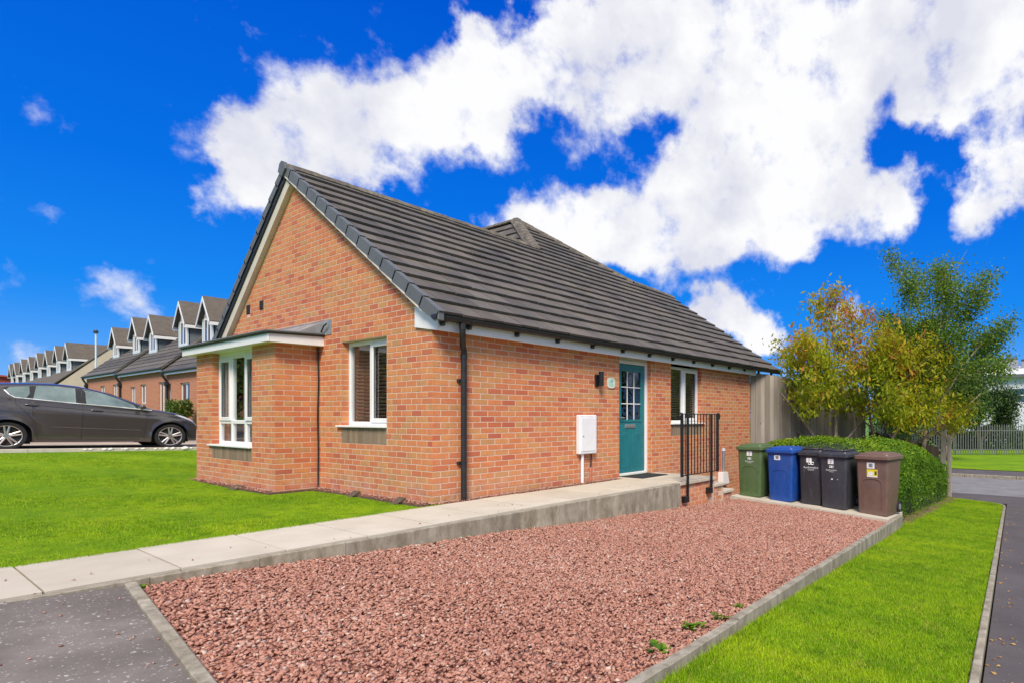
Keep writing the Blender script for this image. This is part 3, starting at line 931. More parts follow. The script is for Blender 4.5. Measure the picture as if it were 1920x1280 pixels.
# a few chips kicked out onto the kerbs, path and tarmac
n = 80
seg = RNG.integers(0, 3, n); q = RNG.uniform(0, 1, n)
X = np.where(seg == 0, -3.4 + q * 6.5, np.where(seg == 1, -3.0 - np.abs(RNG.normal(0, .25, n)), -3.4 + q * 6)); Y = np.where(seg == 0, -1.265 + RNG.normal(0, .012, n), np.where(seg == 1, -1.5 - q * 2.2, -1.05 + RNG.normal(0, .16, n)))
Z = np.where(seg == 0, -.025, np.where(seg == 1, -.13 - .055 * X + .058 * Y + .018, .006))
g = stones('stray_chips', X, Y, Z, RNG.uniform(.004, .008, n), M['chips'], np.clip(RNG.normal(.5, .2, n), 0, 1))
tag(g, 'stray red chips lying on the path, its groove and the tarmac', 'gravel', kind='stuff')


def blades(name, X, Y, Z, hgt, mat, tone, label):
    n = len(X)
    yaw = RNG.uniform(0, 2 * np.pi, n); lean = RNG.normal(0, .45, n)
    w = RNG.uniform(.0016, .0032, n)
    d = np.stack([np.cos(yaw), np.sin(yaw), np.zeros(n)], 1)
    e = np.stack([-np.sin(yaw), np.cos(yaw), np.zeros(n)], 1)
    B = np.stack([X, Y, Z], 1)
    tip = B + np.stack([e[:, 0] * lean * hgt, e[:, 1] * lean * hgt, hgt], 1) + d * RNG.normal(0, .25, (n, 1)) * hgt[:, None]
    P = np.stack([B - d * w[:, None], B + d * w[:, None], tip], 1).reshape(-1, 3)
    F = np.arange(3 * n).reshape(-1, 3)
    o = np_mesh(name, P, F, mat, tone=tone)
    return tag(o, label, 'grass', kind='stuff')


lz = np.vectorize(lawn_z); vz = np.vectorize(verge_z)
n = 500000
X = RNG.uniform(-5.5, .6, n); Y = -.24 + 11.6 * RNG.uniform(0, 1, n) ** 1.35
keep = (X < -.16) | (Y > 6.3)
keep &= ~((Y > 2.68) & (Y < 6.16) & (X > -.68))
keep &= (X > -3.92 + (Y + 6.3) * .06 - 1.0)
X, Y = X[keep], Y[keep]
hgt = RNG.uniform(.008, .020, len(X)) * (1 + .35 * np.sin(X * 3 + Y * 2))
g = blades('lawn_grass', X, Y, lz(X, Y) - .003, hgt, M['blade'], RNG.uniform(0, 1, len(X)), 'short mown grass of the front lawn left of the path')
n = 420000
X = -3.2 + 15.4 * RNG.uniform(0, 1, n) ** 1.5; Yt = RNG.uniform(-.02, 1.0, n)
ky = np.where(X < 6.0, -4.495 + .063 * X - .06, -3.95); py = -5.89 + .0495 * X
py = py + np.where(X > 11.4, .9 * (1 - np.sqrt(np.clip(1 - ((X - 11.4) / 1.05) ** 2, 0, 1))), 0)
Y = py + (ky - py) * Yt
hgt = RNG.uniform(.010, .028, n)
hgt *= np.where((Yt > .93) & (X < 6), 1.8, 1.0)
g = blades('verge_grass', X, Y, vz(X, Y) - .003, hgt, M['blade'], RNG.uniform(0, 1, n), 'bright mown grass of the verge beside the footway')
# grass tufts at the lawn edges
n = 9000
X = RNG.uniform(-5, 0, n); Y = RNG.normal(-.225, .018, n)
g = blades('edge_grass', X, Y, np.full(n, -.03), RNG.uniform(.02, .055, n), M['blade'], RNG.uniform(0, 1, n), 'ragged fringe of grass along the path slabs')

# ================================================================== THE BUNGALOW
house = empty('brick_bungalow', (0, 0, 0), 0, 'orange brick gabled bungalow with grey tiled roof and a teal front door', 'house')
C_, BL, BH = .075, .225, .0634
ALL_BRICKS = []     # (projected size, wall, poly3d outline...) chosen later
FWD = Vector((.8406, .5416, 0)); RGT = Vector((.5416, -.8406, 0))


def project(p):
    q = Vector(p) - CAM
    d = q.dot(FWD)
    return (1302.4 + 1039.15 * q.dot(RGT) / d, 781.8 - 1039.15 * q.z / d, d)


def lay_wall(wall, z0, z1, s0, s1, to3d, nrm, openings, halfplanes=(), start_header=True, corner_dark=False):
    """stretcher bond between s0 and s1; openings = (sa, sb, za, zb); to3d(s, z, out)"""
    rows = int(round((z1 - z0) / C_)) + 1
    for r in range(rows):
        za = z0 + r * C_ + .0058
        zb = za + BH
        if za > z1 - .02: break
        off = (BL / 2 if (r % 2 == (0 if start_header else 1)) else BL)
        edges = [s0]
        e = s0 + off - .005
        while e < s1 - .03:
            edges.append(e); e += BL
        edges.append(s1)
        for i in range(len(edges) - 1):
            a = edges[i] + (.006 if i > 0 else 0); b_ = edges[i + 1] - (.006 if i < len(edges) - 2 else 0)
            pieces = [(a, b_)]
            for (oa, ob, oza, ozb) in openings:
                if zb > oza + .004 and za < ozb - .004:
                    np_ = []
                    for (p, q) in pieces:
                        if q <= oa or p >= ob: np_.append((p, q)); continue
                        if p < oa - .02: np_.append((p, oa))
                        if q > ob + .02: np_.append((ob, q))
                    pieces = np_
            for (p, q) in pieces:
                if q - p < .02: continue
                poly = [(p, za), (q, za), (q, min(zb, z1)), (p, min(zb, z1))]
                for hp in halfplanes:
                    poly = clip_poly(poly, *hp)
                    if len(poly) < 3: break
                if len(poly) < 3 or poly_area(poly) < 4e-4: continue
                ALL_BRICKS.append((wall, poly, to3d))


def wall_sheet(name, polys, to3d, mat=None):
    mb = MB()
    for p in polys:
        mb.add([to3d(s, z, 0) for s, z in p], [tuple(range(len(p)))])
    return mb.build(name, mat or M['mortar'], house)


def rect_minus(s0, s1, z0, z1, ops):
    out = []
    cuts = sorted(set([s0, s1] + [o[0] for o in ops] + [o[1] for o in ops]))
    for a, b_ in zip(cuts, cuts[1:]):
        zc = [(z0, z1)]
        for o in ops:
            if o[0] <= a + 1e-6 and o[1] >= b_ - 1e-6:
                n = []
                for (p, q) in zc:
                    if o[2] > p: n.append((p, min(q, o[2])))
                    if o[3] < q: n.append((max(p, o[3]), q))
                zc = n
        for (p, q) in zc:
            if q - p > 1e-4: out.append([(a, p), (b_, p), (b_, q), (a, q)])
    return out


PROUD = .0026
# --- side wall with the front door (plane Y = 0, looking to -Y)
side3 = lambda s, z, o: (s, -o, z)
DOOR = (3.45, 4.36, .0, 2.2); SWIN = (5.0, 6.13, .675, 2.2)
side_ops = [DOOR, SWIN]
side_wall = wall_sheet('side_wall', rect_minus(0, 8.41, -1.0, 2.14, side_ops), side3)
lay_wall(side_wall, -.9, 2.13, 0, 8.41, side3, None, side_ops, start_header=True)
# --- gable wall (plane X = 0, looking to -X)
gab3 = lambda s, z, o: (-o, s, z)
GWIN = (1.023, 2.208, .675, 2.10)
gable_hp = [(-.6625, 1.0, 2.29), (.84, 1.0, 7.7686)]
gp = []
for p in rect_minus(0, 6.86, -.6, 5.0, [GWIN]):
    for hp in gable_hp:
        p = clip_poly(p, *hp)
        if len(p) < 3: break
    if len(p) >= 3: gp.append(p)
gable_wall = wall_sheet('gable_wall', gp, gab3)
VENT = [(5.42, 5.56, 2.83, 2.99), (4.87, 5.01, 2.85, 3.0)]
lay_wall(gable_wall, -.3, 4.7, 0, 6.86, gab3, None, [GWIN, (2.93, 6.0, -1, 2.14)] + VENT, gable_hp, start_header=False)
# --- bay: front (plane X = -.558) and the side that faces the camera (plane Y = 2.902)
BX = -.558; BY0, BY1 = 2.902, 6.01
bay3 = lambda s, z, o: (BX - o, s, z)
BWIN = (3.69, 5.30, .375, 2.2)
bay_wall = wall_sheet('bay_wall', rect_minus(BY0, BY1, -.5, 2.1, [BWIN]), bay3)
lay_wall(bay_wall, -.3, 2.1, BY0, BY1, bay3, None, [BWIN], start_header=False)
bays3 = lambda s, z, o: (BX + s, BY0 - o, z)
bay_side = wall_sheet('bay_side_wall', [[(0, -.5), (-BX, -.5), (-BX, 2.1), (0, 2.1)]], bays3)
lay_wall(bay_side, -.3, 2.1, 0, -BX, bays3, None, [], start_header=True)
# walls the photograph does not show
mb = MB()
mb.add([(BX, BY1, -.5), (0, BY1, -.5), (0, BY1, 2.1), (BX, BY1, 2.1)], [(0, 1, 2, 3)])
mb.add([(0, 6.86, -.6), (12.6, 6.86, -.6), (12.6, 6.86, 2.2), (0, 6.86, 2.2)], [(0, 1, 2, 3)])
mb.build('rear_wall', M['brick_x'], house)
mb = MB()
mb.add([(8.41, 0, -1.2), (8.41, 1.5, -1.2), (8.41, 1.5, 2.14), (8.41, 0, 2.14)], [(0, 1, 2, 3)])
mb.add([(9.5, 1.5, -1.2), (9.5, 6.86, -1.2), (9.5, 6.86, 2.3), (9.5, 1.5, 2.3)], [(0, 1, 2, 3)])
mb.build('end_wall', M['brick_y'], house)
mb = MB(); mb.add([(8.41, 1.5, -1.2), (9.5, 1.5, -1.2), (9.5, 1.5, 2.3), (8.41, 1.5, 2.3)], [(0, 1, 2, 3)])
mb.build('recess_wall', M['brick_x'], house)


# --- reveals: return bricks of the openings, laid in the wall thickness
def reveal(wall, to3d_face, z0, z1, deep):
    r = 0
    z = math.floor(z0 / C_) * C_
    while z < z1 - .02:
        za, zb = max(z + .005, z0), min(z + .005 + BH, z1)
        cut = .1075 if r % 2 else deep
        for (a, b_) in (((0, deep),) if cut >= deep - .01 else ((0, cut - .01), (cut, deep))):
            if b_ - a > .02 and zb - za > .02:
                ALL_BRICKS.append((wall, [(a, za), (b_, za), (b_, zb), (a, zb)], to3d_face))
        z += C_; r += 1


RV = .095
def rsheet(pts, wall):
    mb = MB(); mb.add(pts, [(0, 1, 2, 3)]); mb.build('reveal', M['mortar'], wall)
for (x, sgn) in ((DOOR[0], 1), (DOOR[1], -1), (SWIN[0], 1), (SWIN[1], -1)):
    zz0 = 0 if x < 4.5 else .9
    rsheet([(x, 0, zz0), (x, .3, zz0), (x, .3, 2.14), (x, 0, 2.14)], side_wall)
    reveal(side_wall, (lambda s, z, o, x=x, sgn=sgn: (x + sgn * o, s, z)), zz0, 2.13, RV)
for (y, sgn) in ((GWIN[0], 1), (GWIN[1], -1)):
    rsheet([(0, y, .9), (.3, y, .9), (.3, y, 2.10), (0, y, 2.10)], gable_wall)
    reveal(gable_wall, (lambda s, z, o, y=y, sgn=sgn: (s, y + sgn * o, z)), .9, 2.10, RV)
rsheet([(0, GWIN[0], 2.10), (.3, GWIN[0], 2.10), (.3, GWIN[1], 2.10), (0, GWIN[1], 2.10)], gable_wall)
for (y, sgn) in ((BWIN[0], 1), (BWIN[1], -1)):
    rsheet([(BX, y, .58), (BX + .3, y, .58), (BX + .3, y, 2.1), (BX, y, 2.1)], bay_wall)
    reveal(bay_wall, (lambda s, z, o, y=y, sgn=sgn: (BX + s, y + sgn * o, z)), .58, 2.09, RV)


def brick_geo(mb, poly, to3d, tone, proud=PROUD, ch=.0014):
    cx_ = sum(p[0] for p in poly) / len(poly); cz_ = sum(p[1] for p in poly) / len(poly)
    inner = []
    for (s, z) in poly:
        ds, dz = cx_ - s, cz_ - z
        inner.append((s + max(-ch, min(ch, ds)), z + max(-ch, min(ch, dz))))
    n_ = len(poly)
    j = random.uniform(-.0007, .0009)
    vs = [to3d(s, z, -.004) for s, z in poly] + [to3d(s, z, proud - ch * .6 + j) for s, z in poly] + [to3d(s, z, proud + j) for s, z in inner]
    fs = []
    for k in range(n_):
        k2 = (k + 1) % n_
        fs.append((k, k2, n_ + k2, n_ + k)); fs.append((n_ + k, n_ + k2, 2 * n_ + k2, 2 * n_ + k))
    fs.append(tuple(2 * n_ + k for k in range(n_)))
    mb.add(vs, fs, tone)


def brick_tone():
    r = random.random()
    if r < .09: return random.uniform(0, .15)
    if r < .5: return random.uniform(.2, .5)
    return random.uniform(.4, 1.0)


def outline_px(poly, to3d):
    return poly_area([project(to3d(s, z, 0))[:2] for s, z in poly])


ranked = sorted(range(len(ALL_BRICKS)), key=lambda i: -outline_px(ALL_BRICKS[i][1], ALL_BRICKS[i][2]) if ALL_BRICKS[i][1][0][1] > -.04 else 0)
single = set(ranked[:300])
rest = MB()
for i, (wall, poly, to3d) in enumerate(ALL_BRICKS):
    t = brick_tone()
    if i in single:
        mb = MB(); brick_geo(mb, poly, to3d, t); mb.build('brick', M['brick'], wall)
    else:
        brick_geo(rest, poly, to3d, t)
bw = rest.build('brickwork', M['brick'], house); bw['kind'] = 'stuff'


# --- brick-on-end courses under the sills
def soldiers(wall, s0, s1, z0, z1, to3d):
    n_ = int(round((s1 - s0) / .0735)); w = (s1 - s0) / n_
    for k in range(n_):
        mb = MB()
        a, b_ = s0 + k * w + .005, s0 + (k + 1) * w - .005
        brick_geo(mb, [(a, z0 + .006), (b_, z0 + .006), (b_, z1), (a, z1)], to3d, random.random(), .004 + random.uniform(-.001, .001))
        mb.build('sill_brick', M['soldier'], wall)
    mb = MB(); mb.add([to3d(s0, z0, -.002), to3d(s1, z0, -.002), to3d(s1, z1, -.002), to3d(s0, z1, -.002)], [(0, 1, 2, 3)])
    mb.build('sill_course_bed', M['mortar'], wall)


soldiers(side_wall, SWIN[0], SWIN[1], .675, .90, side3)
soldiers(gable_wall, GWIN[0], GWIN[1], .675, .90, gab3)
soldiers(bay_wall, BWIN[0], BWIN[1], .375, .58, bay3)


# --- windows ------------------------------------------------------------
def window(name, to3d, s0, s1, z0, z1, lights, sill, blind, label, transom=None, sash=(), blind_z=None):
    """to3d(s, depth, z) with depth from the wall face inward; lights = mullion positions"""
    w = bpy.data.objects.new(name, None); link(w, house); w['label'] = label
    def bar(mb, a, b_, c, d, d0, d1, bev=.006):
        p = [to3d(a, d0, c), to3d(b_, d1, d)]
        mb.box(p[0][0], p[1][0], p[0][1], p[1][1], p[0][2], p[1][2], .5, bev)
    FW = .052
    mb = MB()
    bar(mb, s0, s0 + FW, z0, z1, .09, .15); bar(mb, s1 - FW, s1, z0, z1, .09, .15)
    bar(mb, s0 + FW, s1 - FW, z0, z0 + FW, .091, .149); bar(mb, s0 + FW, s1 - FW, z1 - FW, z1, .091, .149)
    for m_ in lights: bar(mb, m_ - .032, m_ + .032, z0 + FW, z1 - FW, .092, .148)
    if transom: bar(mb, s0 + FW, s1 - FW, transom - .03, transom + .03, .0925, .1475)
    mb.build('frame', M['upvc'], w)
    cuts = [s0 + FW] + sum([[m_ - .032, m_ + .032] for m_ in lights], []) + [s1 - FW]
    rows = [(z0 + FW, z1 - FW)] if not transom else [(z0 + FW, transom - .03), (transom + .03, z1 - FW)]
    for k in range(0, len(cuts), 2):
        for ri, (a, b_) in enumerate(rows):
            c0, c1 = cuts[k], cuts[k + 1]
            ins = 0
            if (k // 2 in sash) and ri == len(rows) - 1:
                mb = MB(); ins = .048
                bar(mb, c0 - .012, c0 + ins, a - .012, b_ + .012, .074, .098); bar(mb, c1 - ins, c1 + .012, a - .012, b_ + .012, .074, .098)
                bar(mb, c0 + ins, c1 - ins, a - .012, a + ins, .0745, .097); bar(mb, c0 + ins, c1 - ins, b_ - ins, b_ + .012, .0745, .097)
                mb.build('sash', M['upvc'], w)
            mb = MB(); ps = [to3d(c0 + ins - .004, .118, a + ins - .004), to3d(c1 - ins + .004, .118, a + ins - .004), to3d(c1 - ins + .004, .118, b_ - ins + .004), to3d(c0 + ins - .004, .118, b_ - ins + .004)]
            mb.add(ps, [(0, 1, 2, 3)]); mb.build('pane', M['glass'], w)
            if ri == len(rows) - 1 and k // 2 in (0, 1, 2):   # trickle vent
                mb = MB(); mid = (c0 + c1) / 2; bar(mb, mid - .13, mid + .13, z1 - .042, z1 - .028, .083, .0905, .003); mb.build('trickle_vent', M['upvc'], w)
    # sill board
    mb = MB(); p, q = to3d(sill[0], -.045, z0 - .028), to3d(sill[1], .12, z0 - .001)
    mb.box(p[0], q[0], p[1], q[1], p[2], q[2], .5, .006); mb.build('sill', M['upvc'], w)
    # blind or curtain, and the dark room behind
    if blind:
        zz = z1 - .03
        zb_ = blind_z or z0 + .03
        n_ = int((zz - zb_) / .05)
        for k in range(n_):
            z = zz - k * .05
            mb = MB()
            p = [to3d(s0 + .02, .175, z), to3d(s1 - .02, .175, z), to3d(s1 - .02, .215, z - .030), to3d(s0 + .02, .215, z - .030)]
            p2 = [(a_, b2, c_ - .003) for (a_, b2, c_) in p]
            mb.add(p + p2, [(0, 1, 2, 3), (7, 6, 5, 4), (0, 4, 5, 1), (2, 6, 7, 3)])
            mb.build('blind_slat', blind, w)
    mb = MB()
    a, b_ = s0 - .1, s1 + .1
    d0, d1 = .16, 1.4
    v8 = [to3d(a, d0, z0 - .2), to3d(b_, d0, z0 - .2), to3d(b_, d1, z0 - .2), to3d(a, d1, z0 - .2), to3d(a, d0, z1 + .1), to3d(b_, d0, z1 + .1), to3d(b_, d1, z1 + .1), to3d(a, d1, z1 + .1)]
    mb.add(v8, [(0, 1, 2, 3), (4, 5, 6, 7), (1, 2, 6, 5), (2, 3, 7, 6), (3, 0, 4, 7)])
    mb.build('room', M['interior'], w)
    return w


window('window', lambda s, d, z: (s, d, z), SWIN[0], SWIN[1], .925, 2.06, [5.555], (4.98, 6.22), M['blind_dark'], 'white two-light window beside the front door, with dark slatted blind', sash=(1,))
window('window', lambda s, d, z: (d, s, z), GWIN[0], GWIN[1], .925, 2.098, [1.60], (GWIN[0] - .01, 2.31), M['blind'], 'white two-light window in the gable wall, with brown slatted blind', sash=(0,))
bwin = window('window', lambda s, d, z: (BX + d, s, z), BWIN[0], BWIN[1], .602, 2.03, [4.222, 4.762], (3.69, 5.40), None, 'tall white three-light window of the bay', transom=.965, sash=(0, 2))
mb = MB()
n_ = 60
rng_ = []
for k in range(n_ + 1):
    y = 3.72 + 1.55 * k / n_
    rng_.append((y, BX + .22 + .018 * math.sin(k * 1.9) + .01 * math.sin(k * .7)))
for half in ((0, 9), (51, 60), (24, 36)):
    vs = []; fs = []
    for k in range(half[0], half[1] + 1):
        vs += [(rng_[k][1], rng_[k][0], .62), (rng_[k][1], rng_[k][0], 2.0)]
    for k in range(half[1] - half[0]): fs.append((2 * k, 2 * k + 2, 2 * k + 3, 2 * k + 1))
    mb.add(vs, fs)
mb.build('curtain', M['curtain'], bwin, smooth=True)
mb = MB(); mb.box(BX + .09, BX + .16, BWIN[0], BWIN[1], 2.03, 2.12, .5, .004); mb.build('head_board', M['upvc'], bwin)

# --- front door -----------------------------------------------------------
door = bpy.data.objects.new('door', None); link(door, house); door['label'] = 'teal panelled front door with nine small panes'
mb = MB()
mb.box(DOOR[0], DOOR[0] + .065, RV - .012, RV + .07, .0, 2.06, .5, .006); mb.box(DOOR[1] - .065, DOOR[1], RV - .012, RV + .07, .0, 2.06, .5, .006)
mb.box(DOOR[0] + .065, DOOR[1] - .065, RV - .011, RV + .069, 1.995, 2.06, .5, .006); mb.box(DOOR[0] + .065, DOOR[1] - .065, RV - .03, RV + .069, .0, .045, .5, .006)
mb.build('frame', M['upvc'], door)
mb = MB(); mb.box(DOOR[0], DOOR[1], RV - .005, RV + .08, 2.06, 2.135, .5, .003); mb.build('head_board', M['cream_trim'], door)
DX0, DX1, DYF = 3.517, 4.293, RV + .012
GX0, GX1, GZ0, GZ1 = 3.615, 4.185, .985, 1.875
mb = MB()
mb.box(DX0, GX0, DYF, DYF + .045, .05, 1.99, .5, .004); mb.box(GX1, DX1, DYF, DYF + .045, .05, 1.99, .5, .004)
mb.box(GX0, GX1, DYF + .0005, DYF + .0445, GZ1, 1.989, .5, .004); mb.box(GX0, GX1, DYF + .0005, DYF + .0445, .051, GZ0, .5, .004)
mb.build('leaf', M['teal'], door)
mb = MB()
for (a, b_, c, d) in ((GX0 - .03, GX0 + .012, GZ0 - .03, GZ1 + .03), (GX1 - .012, GX1 + .03, GZ0 - .03, GZ1 + .03)):
    mb.box(a, b_, DYF - .010, DYF + .002, c, d, .5, .005)
mb.box(GX0 + .012, GX1 - .012, DYF - .0095, DYF + .0025, GZ0 - .03, GZ0 + .012, .5, .005); mb.box(GX0 + .012, GX1 - .012, DYF - .0095, DYF + .0025, GZ1 - .012, GZ1 + .03, .5, .005)
mb.build('bead', M['teal'], door)
gw, gh = (GX1 - GX0) / 3, (GZ1 - GZ0) / 3
for i in range(3):
    for k in range(3):
        mb = MB(); a, c = GX0 + i * gw, GZ0 + k * gh
        mb.add([(a, DYF + .02, c), (a + gw, DYF + .02, c), (a + gw, DYF + .02, c + gh), (a, DYF + .02, c + gh)], [(0, 1, 2, 3)])
        mb.build('pane', M['glass'], door)
for i in (1, 2):
    mb = MB(); mb.box(GX0 + i * gw - .009, GX0 + i * gw + .009, DYF + .004, DYF + .017, GZ0, GZ1, .5, .003); mb.build('glazing_bar', M['upvc'], door)
    mb = MB(); mb.box(GX0, GX1, DYF + .0055, DYF + .0165, GZ0 + i * gh - .009, GZ0 + i * gh + .009, .5, .003); mb.build('glazing_bar', M['upvc'], door)
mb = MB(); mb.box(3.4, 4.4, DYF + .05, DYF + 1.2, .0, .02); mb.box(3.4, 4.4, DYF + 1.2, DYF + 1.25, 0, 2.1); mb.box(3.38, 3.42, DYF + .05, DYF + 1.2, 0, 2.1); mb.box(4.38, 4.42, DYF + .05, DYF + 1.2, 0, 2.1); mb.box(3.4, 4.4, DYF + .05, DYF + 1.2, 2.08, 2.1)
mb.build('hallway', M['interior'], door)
for (a, b_) in ((3.60, 3.86), (3.95, 4.21)):
    mb = MB(); cx_ = (a + b_) / 2; hw = (b_ - a) / 2
    pts = [(a, .13), (b_, .13)] + [(cx_ + hw * math.cos(t), .70 + .07 * math.sin(t)) for t in [math.pi * k / 8 for k in range(9)]]
    pin = [(cx_ + (x - cx_) * .80, .42 + (z - .42) * .91) for x, z in pts]
    mid = [(cx_ + (x - cx_) * .90, .42 + (z - .42) * .955) for x, z in pts]
    nn = len(pts)
    vs = [(x, DYF - .0003, z) for x, z in pts] + [(x, DYF - .0045, z) for x, z in mid] + [(x, DYF - .0022, z) for x, z in pin]
    fs = []
    for k in range(nn):
        k2 = (k + 1) % nn
        fs += [(k, k2, nn + k2, nn + k), (nn + k, nn + k2, 2 * nn + k2, 2 * nn + k)]
    fs.append(tuple(2 * nn + k for k in range(nn)))
    mb.add(vs, fs); mb.build('panel', M['teal'], door, smooth=30)
mb = MB(); mb.box(3.72, 4.02, DYF - .012, DYF, .845, .915, .5, .005); lb = mb.build('letter_box', M['metal_plate'], door)
mb = MB(); mb.box(3.75, 3.99, DYF - .016, DYF - .011, .862, .898, .5, .003); mb.build('flap', M['metal_plate'], lb)
mb = MB(); mb.box(3.545, 3.575, DYF - .008, DYF, .93, 1.12, .5, .004); mb.tube([(3.56, DYF - .005, 1.03), (3.56, DYF - .05, 1.03), (3.66, DYF - .05, 1.03)], .009, 8); mb.build('handle', M['metal_plate'], door)

# --- fascia, soffit, gutter, downpipe ----------------------------------------
FY = -.155
mb = MB(); mb.box(-.005, 8.44, FY, FY + .022, 2.07, 2.235, .5, .004); mb.build('fascia', M['upvc'], house)
mb = MB(); mb.box(.0, 8.44, FY + .023, .0, 2.092, 2.105); mb.build('soffit', M['cream_trim'], house)
mb = MB(); mb.box(8.415, 8.44, FY + .023, .02, 2.071, 2.235, .5, .003); mb.build('fascia_end', M['upvc'], house)
# white boxed end below the verge
mb = MB(); mb.prism([(.33, 2.145), (-.02, 2.09), (FY, 2.0705), (FY, 2.20), (-.02, 2.265), (.33, 2.40)], 'x', -.028, -.006); mb.build('box_end', M['upvc'], house)
GUT_Y, GUT_Z, GR = -.232, 2.215, .058
gut = MB()
prof = [(GUT_Y + GR * math.cos(a), GUT_Z + .02 + GR * math.sin(a) * 1.05) for a in [math.pi + math.pi * k / 10 for k in range(11)]]
prof2 = [(GUT_Y + (GR - .006) * math.cos(a), GUT_Z + .022 + (GR - .006) * math.sin(a) * 1.05) for a in [math.pi + math.pi * k / 10 for k in range(11)]][::-1]
ring = lambda x: [(x, y, z) for y, z in prof + prof2]
gut.loft([ring(-.10), ring(9.72)], True, True)
gutter = gut.build('gutter', M['black'], house, smooth=50)
for x in [.02, .38] + [.38 + .74 * k for k in range(1, 13)]:
    mb = MB()
    pr = [(GUT_Y + (GR + .005) * math.cos(a), GUT_Z + .019 + (GR + .006) * math.sin(a) * 1.05) for a in [math.pi + math.pi * k / 8 for k in range(9)]]
    pr = pr + [(GUT_Y + GR + .016, GUT_Z + .03), (GUT_Y + GR + .016, GUT_Z - .075), (GUT_Y - .005, GUT_Z - .062)][0:2]
    mb.loft([[(x - .03, y, z) for y, z in pr], [(x + .03, y, z) for y, z in pr]], True, True)
    mb.box(x - .022, x + .022, FY - .05, FY - .001, 2.125, 2.165, .5, .004)
    mb.build('bracket', M['black'], gutter)
mb = MB(); mb.loft([ring(-.125), ring(-.099)], True, True); mb.prism([(y, z) for y, z in prof], 'x', -.127, -.118); mb.build('stop_end', M['black'], gutter)
dpx = .385
mb = MB()
mb.tube([(dpx - .135, GUT_Y, 2.19), (dpx - .135, GUT_Y, 2.07), (dpx - .12, GUT_Y + .02, 2.02), (dpx - .03, -.085, 1.93), (dpx, -.066, 1.87), (dpx, -.062, 1.78), (dpx, -.062, -.03)], .036, 14)
dp = mb.build('downpipe', M['black'], house, smooth=45)
for z in (1.50, .46):
    mb = MB(); mb.box(dpx - .062, dpx + .0, -.04, .0, z - .02, z + .02, .5, .004); mb.cyl((dpx, -.062, z), (0, 0, 1), .040, .03, 14); mb.build('bracket', M['black'], dp)
mb = MB(); mb.cyl((dpx, -.062, 1.80), (0, 0, 1), .041, .06, 14); mb.cyl((dpx - .135, GUT_Y, 2.14), (0, 0, 1), .041, .07, 14); mb.build('collar', M['black'], dp, smooth=45)

# --- vents, cable, lead -------------------------------------------------------
for (a, b_, c, d) in VENT:
    mb = MB(); mb.box(-.012, .02, a, b_, c, d, .5, .004)
    vv = mb.build('wall_vent', M['dark_hole'], gable_wall)
    mb = MB()
    for k in range(4): mb.box(-.018, -.011, a + .012, b_ - .012, c + .015 + k * .036, c + .03 + k * .036)
    mb.build('vent_slat', M['dark_hole'], vv)
mb = MB(); pts = [(-.05, 2.55, 2.39), (-.055, 2.62, 2.36), (-.03, 2.80, 2.25)] + [(-.024 + .004 * math.sin(z * 5), 2.872 + .006 * math.sin(z * 7), z) for z in span(2.1, .05, 14)] + [(-.05, 2.85, -.005)]
mb.tube(pts, .0105, 6); mb.build('cable', M['black'], house, smooth=60)
# bay roof
RX0, RY0, RY1 = -.70, 2.735, 6.20
bay_roof = MB()
bay_roof.loft([[(RX0 - .02, RY0 - .02, 2.185), (RX0 - .02, RY1, 2.185), (RX0 - .02, RY1, 2.225), (RX0 - .02, RY0 - .02, 2.225)],
               [(0, RY0 - .02, 2.215), (0, RY1, 2.215), (0, RY1, 2.262), (0, RY0 - .02, 2.262)]], True, True)
bro = bay_roof.build('bay_roof', M['roof_felt'], house)
mb = MB(); mb.box(RX0, RX0 + .02, RY0, RY1, 2.075, 2.186, .5, .004); mb.build('bay_fascia', M['upvc'], bro)
mb = MB(); mb.prism([(RX0 + .021, 2.0755), (-.001, 2.085), (-.001, 2.214), (RX0 + .021, 2.186)], 'y', RY0 + .001, RY0 + .02); mb.build('bay_fascia', M['upvc'], bro)
mb = MB(); mb.box(RX0 + .02, -.001, RY0 + .02, RY1 - .02, 2.083, 2.093); mb.build('bay_soffit', M['upvc'], bro)
mb = MB(); mb.tube([(RX0 - .03, RY0 - .03, 2.218), (RX0 - .03, RY1, 2.218)], .018, 6); mb.tube([(RX0 - .03, RY0 - .03, 2.218), (0.0, RY0 - .03, 2.252)], .018, 6); mb.build('roof_trim', M['verge'], bro)
for k in range(7):
    mb = MB(); y0 = 2.505 + k * .55
    mb.box(-.0065 - .0015 * (k % 2) - .004, -.001, y0, y0 + .57, 2.235 if k == 0 else 2.42, 2.455, .5, .002)
    mb.build('lead_flashing', M['lead'], bro)
mb = MB(); mb.prism([(-.012, 2.435), (-.33, 2.258), (-.33, 2.246), (-.012, 2.25)], 'y', 2.74, 6.0); mb.build('lead_apron', M['lead'], bro)

